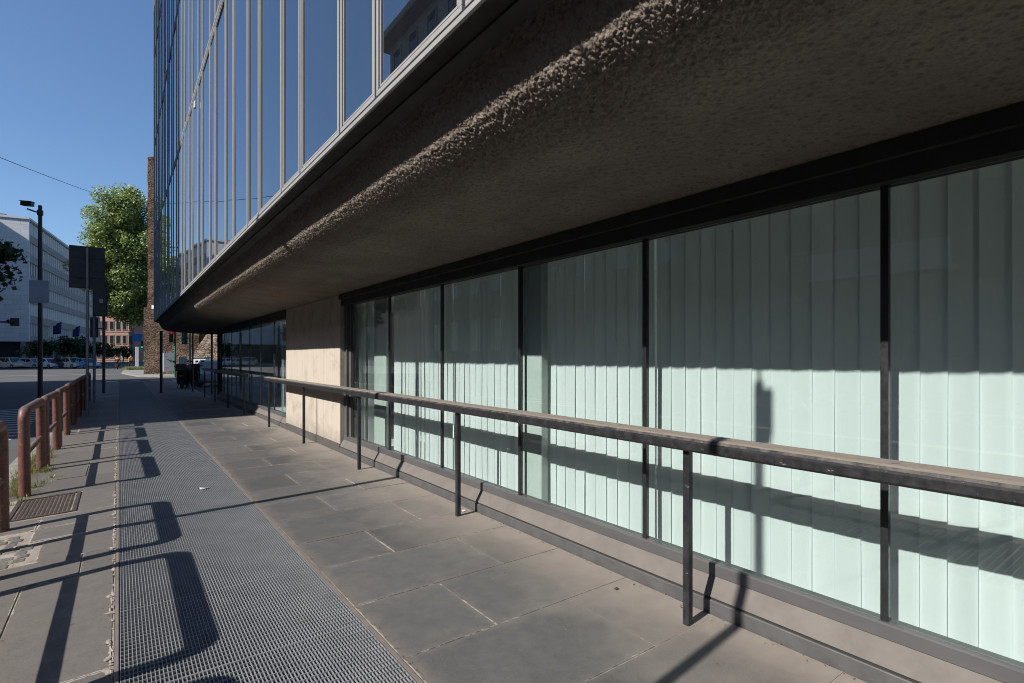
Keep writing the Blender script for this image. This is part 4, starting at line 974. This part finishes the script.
# red brick blocks at the end of the street
def win_block(name, loc, rz, w_, d_, h_, wallm, rowz, ncol, ww, wh, label, trim='stone', winm='dkglass', sides=('f',), roofm='bandgrey'):
    b = bbuild(name, loc, rz, label)
    mb = MB(); mb.box(0, w_, 0, d_, 0, h_); obj('wall', mb, M[wallm], b, False)
    mb = MB(); mb.box(-.3, w_+.3, -.35, d_+.3, h_+.003, h_+.5); obj('roof', mb, M[roofm], b, False)
    mb = MB()
    for z in rowz: mb.box(-.06, w_+.06, -.10, -.003, z-.75, z-.5)
    obj('string_course', mb, M[trim], b, False)
    mb = MB(); mb.box(-ww/2-.12, ww/2+.12, -.14, -.003, -.14, 0); mb.box(-ww/2-.12, -ww/2, -.09, -.003, 0, wh); mb.box(ww/2, ww/2+.12, -.09, -.003, 0, wh); mb.box(-ww/2-.12, ww/2+.12, -.12, -.003, wh, wh+.16)
    fm = mb.mesh('window', [M[trim]]); mb = MB(); mb.box(-ww/2, ww/2, -.03, -.004, .0, wh); mb.box(-.04, .04, -.05, -.031, 0, wh); gm = mb.mesh('pane', [M[winm]])
    for z in rowz:
        for k in range(ncol):
            x = w_*(k+.5)/ncol; o = bpy.data.objects.new('window', fm); COL.objects.link(o); o.parent = b; o.location = (x, 0, z)
            p = bpy.data.objects.new('pane', gm); COL.objects.link(p); p.parent = o
    return b
rb = win_block('brick_block', (-12.6, 196.0, 0), R(-30), 18.6, 14, 13.6, 'redbrick', (1.2, 5.2, 9.2), 11, 1.0, 2.3, 'red brick building with rows of tall windows at the end of the street')
mb = MB(); mb.box(15.4, 18.6, .5, 8, 14.1, 16.6); mb.box(3, 6, 3, 9, 14.1, 15.6); obj('roof_room', mb, M['redbrick'], rb, False)
rb.children[0]
win_block('terraced_block', (4.4, 205, 0), R(-20), 24, 16, 12.0, 'orange', (1.2, 4.6, 8.2), 12, 1.1, 1.7, 'low orange rendered block half hidden behind the plane tree')
# street front opposite (reflected in the glass, throws the shade over the far pavement)
tp = win_block('palazzo', (-17.4, 12.9, 0), R(90), 31.6, 16, 29.6, 'stone', (2.0, 6.6, 11.4, 16.2, 21.0, 25.6), 10, 1.35, 2.5, 'tall stone palazzo with cornice on the opposite side of the street')
mb = MB(); mb.box(-.9, 32.5, -1.1, 16.5, 29.0, 29.6-.003+.0); obj('cornice', mb, M['stone'], tp, False)
lw = win_block('low_palazzo', (-17.6, -46, 0), R(90), 58.4, 15, 10.6, 'stone2', (1.6, 6.0), 20, 1.3, 2.3, 'low ochre street front opposite the shop windows')
mb = MB()
for x in (36, 44, 51.5): mb.box(x, x+4.6, -1.2, -.2, 4.55, 4.7); mb.box(x, x+4.6, -1.2, -1.12, 4.7, 5.6); 
obj('balcony', mb, M['white'], lw, False)
win_block('corner_block', (-30, 88, 0), R(90), 40, 20, 34, 'stone', (3, 8, 13, 18, 23), 6, 1.4, 2.4, 'tall block out of view that shades the white office wall')
win_block('far_front', (-24, 196, 0), R(0), 9, 16, 17, 'bandgrey', (3, 7, 11), 4, 1.3, 2.1, 'grey building beyond the white office block')

# ------------------------------------------------------------------ trees and plants
def leaves(mb, c, rad, n, size, squash=1.0, seed=0):
    rnd = random.Random(seed)
    for _ in range(n):
        u = rnd.random()**(1/2.2); th = rnd.uniform(0, 2*math.pi); cz = rnd.uniform(-1, 1); sz = math.sqrt(1-cz*cz)
        p = Vector((c[0]+rad*u*sz*math.cos(th), c[1]+rad*u*sz*math.sin(th), c[2]+rad*u*cz*squash))
        nrm = Vector((rnd.gauss(-.55, .8), rnd.gauss(-.25, .8), rnd.gauss(.8, .8))).normalized(); a = nrm.orthogonal().normalized(); b = nrm.cross(a)
        an = rnd.uniform(0, 6.28); a, b = a*math.cos(an)+b*math.sin(an), b*math.cos(an)-a*math.sin(an)
        s_ = size*rnd.uniform(.6, 1.35); q = [p-a*s_*.5, p+b*s_*.38-nrm*s_*.05, p+a*s_*.5, p-b*s_*.38-nrm*s_*.05]
        mb.add(q, [(0, 1, 2, 3)], 0, False, rnd.random())
def tree(name, loc, h, cr, c0, nclump, nleaf, size, leafm, label, cat='tree', seed=1, group=None, tr=.3, clump=1.6, off=(0, 0)):
    rnd = random.Random(seed); root = empty(name, loc, 0, label, cat, group)
    mb = MB(); tips = []
    mb.tube([(0, 0, -.2), (.1, .05, h*.3), (.05, -.1, h*.6), (0, 0, h*.85)], tr, 10, radii=[tr*1.25, tr, tr*.6, tr*.2])
    zc = (c0+h)/2; hz = (h-c0)/2
    cl = []
    for i in range(nclump):
        u = rnd.random()**.45; th = rnd.uniform(0, 6.283); cz = rnd.uniform(-1, 1); s_ = math.sqrt(1-cz*cz)
        wob = 1+.14*math.sin(th*3+seed)+.10*math.sin(cz*5+th)
        p = (off[0]+cr*u*s_*math.cos(th)*wob, off[1]+cr*u*s_*math.sin(th)*wob, zc+hz*.93*u*cz); cl.append(p)
    for p in cl[:max(6, nclump//4)]:
        z0 = rnd.uniform(h*.28, h*.6); z0 = min(z0, p[2]+1); mb.tube([(0.05, 0, z0), (p[0]*.45, p[1]*.45, (z0+p[2])/2+.4), p], .1, 6, radii=[tr*.38, tr*.22, tr*.06])
    obj('trunk', mb, M['bark'], root, False)
    mb = MB()
    for i, p in enumerate(cl): leaves(mb, p, clump*rnd.uniform(.65, 1.3), nleaf, size, .75, seed*100+i)
    obj('crown', mb, M[leafm], root, False); return root
tree('plane_tree', (3.4, 96.0, -.1), 26.2, 5.4, 5.2, 300, 330, .30, 'leaf', 'tall sunlit plane tree rising beside the old brick tower', seed=3, tr=.42, clump=1.55, off=(-2.3, -1.0))
tree('street_tree', (-8.4, 38.3, -.13), 9.2, 4.1, 3.6, 90, 140, .26, 'leafdark', 'dark leafy tree reaching in at the left photo edge', seed=5, tr=.2, clump=1.0)
for i, (x, y, hh, lab) in enumerate(((-9.6, 112, 4.6, 'small dark street tree before the white block, left of three'), (-7.4, 118, 5.2, 'small dark street tree before the white block, middle of three'), (-5.4, 123, 5.0, 'small dark street tree before the white block, right of three'), (-3.0, 160, 4.6, 'dark bushy tree below the red brick building'), (.8, 165, 4.2, 'low dark tree before the right end of the red brick building'))):
    tree('small_tree', (x, y, -.1), hh, 2.4, 1.2, 22, 70, .4, 'leafdark', lab, seed=20+i, tr=.12, clump=.95, group='small dark trees in the far street')
def blade_patch(mb, spots, hmin, hmax, n, wdt=.006, spread=.05):
    for (x, y, z) in spots:
        for _ in range(n):
            a = random.uniform(0, 6.28); d = abs(random.gauss(0, spread)); bx, by = x+d*math.cos(a), y+d*math.sin(a); h = random.uniform(hmin, hmax); lx, ly = random.gauss(0, .35)*h, random.gauss(0, .35)*h
            px, py = -math.sin(a)*wdt, math.cos(a)*wdt
            z1_ = z; z = z+(zs(bx) if bx < 0 else 0); mb.add([(bx-px, by-py, z), (bx+px, by+py, z), (bx+lx*.4+px*.7, by+ly*.4+py*.7, z+h*.6), (bx+lx*.4-px*.7, by+ly*.4-py*.7, z+h*.6), (bx+lx, by+ly, z+h)], [(0, 1, 2, 3), (3, 2, 4)], 0, False); z = z1_
mb = MB(); spots = []
for y in [8.5+.11*i for i in range(28)]: spots.append((-1.0+random.gauss(0, .05), y, 0))
spots += [(-.86+random.gauss(0, .05), 9.75+random.gauss(0, .1), 0) for _ in range(14)]+[(-.9+random.gauss(0, .05), 8.35+random.gauss(0, .2), 0) for _ in range(8)]+[(-.75, 8.75, 0), (-.7, 9.1, 0), (-.9, 10.2, 0), (-.85, 11.9, 0), (-.95, 7.75, 0)]
blade_patch(mb, spots, .02, .085, 24, .0035, .06)
blade_patch(mb, [(-1.0+random.gauss(0, .05), random.uniform(8.2, 12), 0) for _ in range(70)], .04, .15, 16, .0028, .06)
blade_patch(mb, [(-.92, 9.9, 0), (-.95, 9.4, 0), (-1.0, 11.0, 0)], .12, .30, 5, .004)
tag(obj('weeds', mb, M['grass']), 'thin green and yellow weeds growing at the feet of the hoop railings', 'weeds', kind='stuff')
mb = MB(); blade_patch(mb, [(random.uniform(.6, 2.3), random.uniform(74.5, 80), 0) for _ in range(260)], .1, .4, 10, .03, .25)
tag(obj('grass', mb, M['grass']), 'yellow green grass on the island before the old tower', 'grass', kind='stuff')
# leaf litter, crumbs of mortar
mb = MB()
def litter(n, fx, fy, size):
    for _ in range(n):
        x, y = fx(), fy(); a = random.uniform(0, 6.28); s_ = size*random.uniform(.5, 1.4); t = random.uniform(-.3, .3)
        p = [(x+s_*math.cos(a), y+s_*math.sin(a), .004+abs(t)*s_*.5), (x+s_*.4*math.cos(a+1.7), y+s_*.4*math.sin(a+1.7), .006), (x-s_*math.cos(a), y-s_*math.sin(a), .004), (x+s_*.4*math.cos(a-1.7), y+s_*.4*math.sin(a-1.7), .005+abs(t)*s_)]
        p = [(a_, b_, c_+zs(a_)) for a_, b_, c_ in p]; mb.add(p, [(0, 1, 2, 3)], 0)
litter(650, lambda: 1.168+abs(random.gauss(0, .016)), lambda: random.uniform(1.2, 14), .007)
litter(260, lambda: 2.86-abs(random.gauss(0, .035)), lambda: random.uniform(.8, 14), .008)
litter(60, lambda: random.uniform(1.3, 2.8), lambda: random.uniform(1, 12), .008)
litter(160, lambda: -.02-abs(random.gauss(0, .03)), lambda: random.uniform(2.5, 14), .008)
litter(40, lambda: random.uniform(-1, 0), lambda: random.uniform(3, 12), .009)
tag(obj('leaf_litter', mb, M['dryleaf']), 'small dry leaf fragments gathered along the grating edges and wall foot', 'leaf litter', kind='stuff')
mb = MB()
def patch(x, y, rx, ry, z):
    n = 16; ph = random.uniform(0, 6); z0 = zs(x-rx); vs = [(x, y, z+z0)]
    for k in range(n):
        t = 2*math.pi*k/n; f = 1+.25*math.sin(2*t+ph)+random.uniform(-.3, .25); vs.append((min(x+rx*f*math.cos(t), -.021), y+ry*f*math.sin(t), z*.4+z0))
    mb.add(vs, [(0, k+1, (k+1) % n+1) for k in range(n)], 0)
for _ in range(170): patch(-.024-abs(random.gauss(0, .009)), random.uniform(2.3, 13), random.uniform(.004, .014), random.uniform(.006, .03), random.uniform(.0035, .006))
for y in (3.28, 3.42, 3.6, 4.02, 4.3, 5.3, 5.38, 6.5, 7.4): patch(-.045, y, random.uniform(.012, .024), random.uniform(.02, .045), .005)
for x, y in ((-.53, 5.41), (-.3, 5.42), (-.6, 6.78), (-.24, 5.38), (-.52, 6.05), (-.62, 6.44)): patch(x, y, random.uniform(.02, .05), random.uniform(.012, .022), .0055)
tag(obj('mortar_rubble', mb, M['kerb2']), 'pale crumbling mortar along the left edge of the grating', 'mortar', kind='stuff')
# scraps
def scrap(x, y, s_, mat, label, name='paper_scrap', cat='litter'):
    mb = MB(); vs = []
    for j in range(4):
        for i in range(4): vs.append((x+(i/3-.5)*s_*1.5+random.gauss(0, s_*.06), y+(j/3-.5)*s_+random.gauss(0, s_*.06), .004+abs(random.gauss(0, s_*.13))))
    mb.add(vs, [(j*4+i, j*4+i+1, j*4+i+5, j*4+i+4) for j in range(3) for i in range(3)], 0, True)
    o = thing_mesh(name, mb, mat, (x, y, 0), label, cat); sm = o.modifiers.new('solid', 'SOLIDIFY'); sm.thickness = .002
scrap(.80, 7.12, .06, M['panelgrey'], 'white crumpled paper scrap lying on the grating')
scrap(2.78, 4.55, .03, M['paper'], 'tiny white scrap lying at the foot of a handrail post')
scrap(2.66, 2.42, .022, M['cast'], 'tiny dark pebble like scrap on the slabs left of the nearest post')
scrap(2.56, 1.02, .10, M['dryleaf'], 'brown dead leaf on the slabs by the wall foot at the lower right')

# ------------------------------------------------------------------ overhead wire
mb = MB(); a, b = Vector((-9.5, 22, 9.9)), Vector((1.0, 92, 23.0)); pts = []
for k in range(25):
    t = k/24; p = a.lerp(b, t); p.z -= 1.6*t*(1-t); pts.append(p)
mb.tube(pts, .022, 6); thing_mesh('overhead_wire', mb, M['blackmetal'], tuple(a), 'thin dark wire slanting across the blue sky to the plane tree', 'wire')
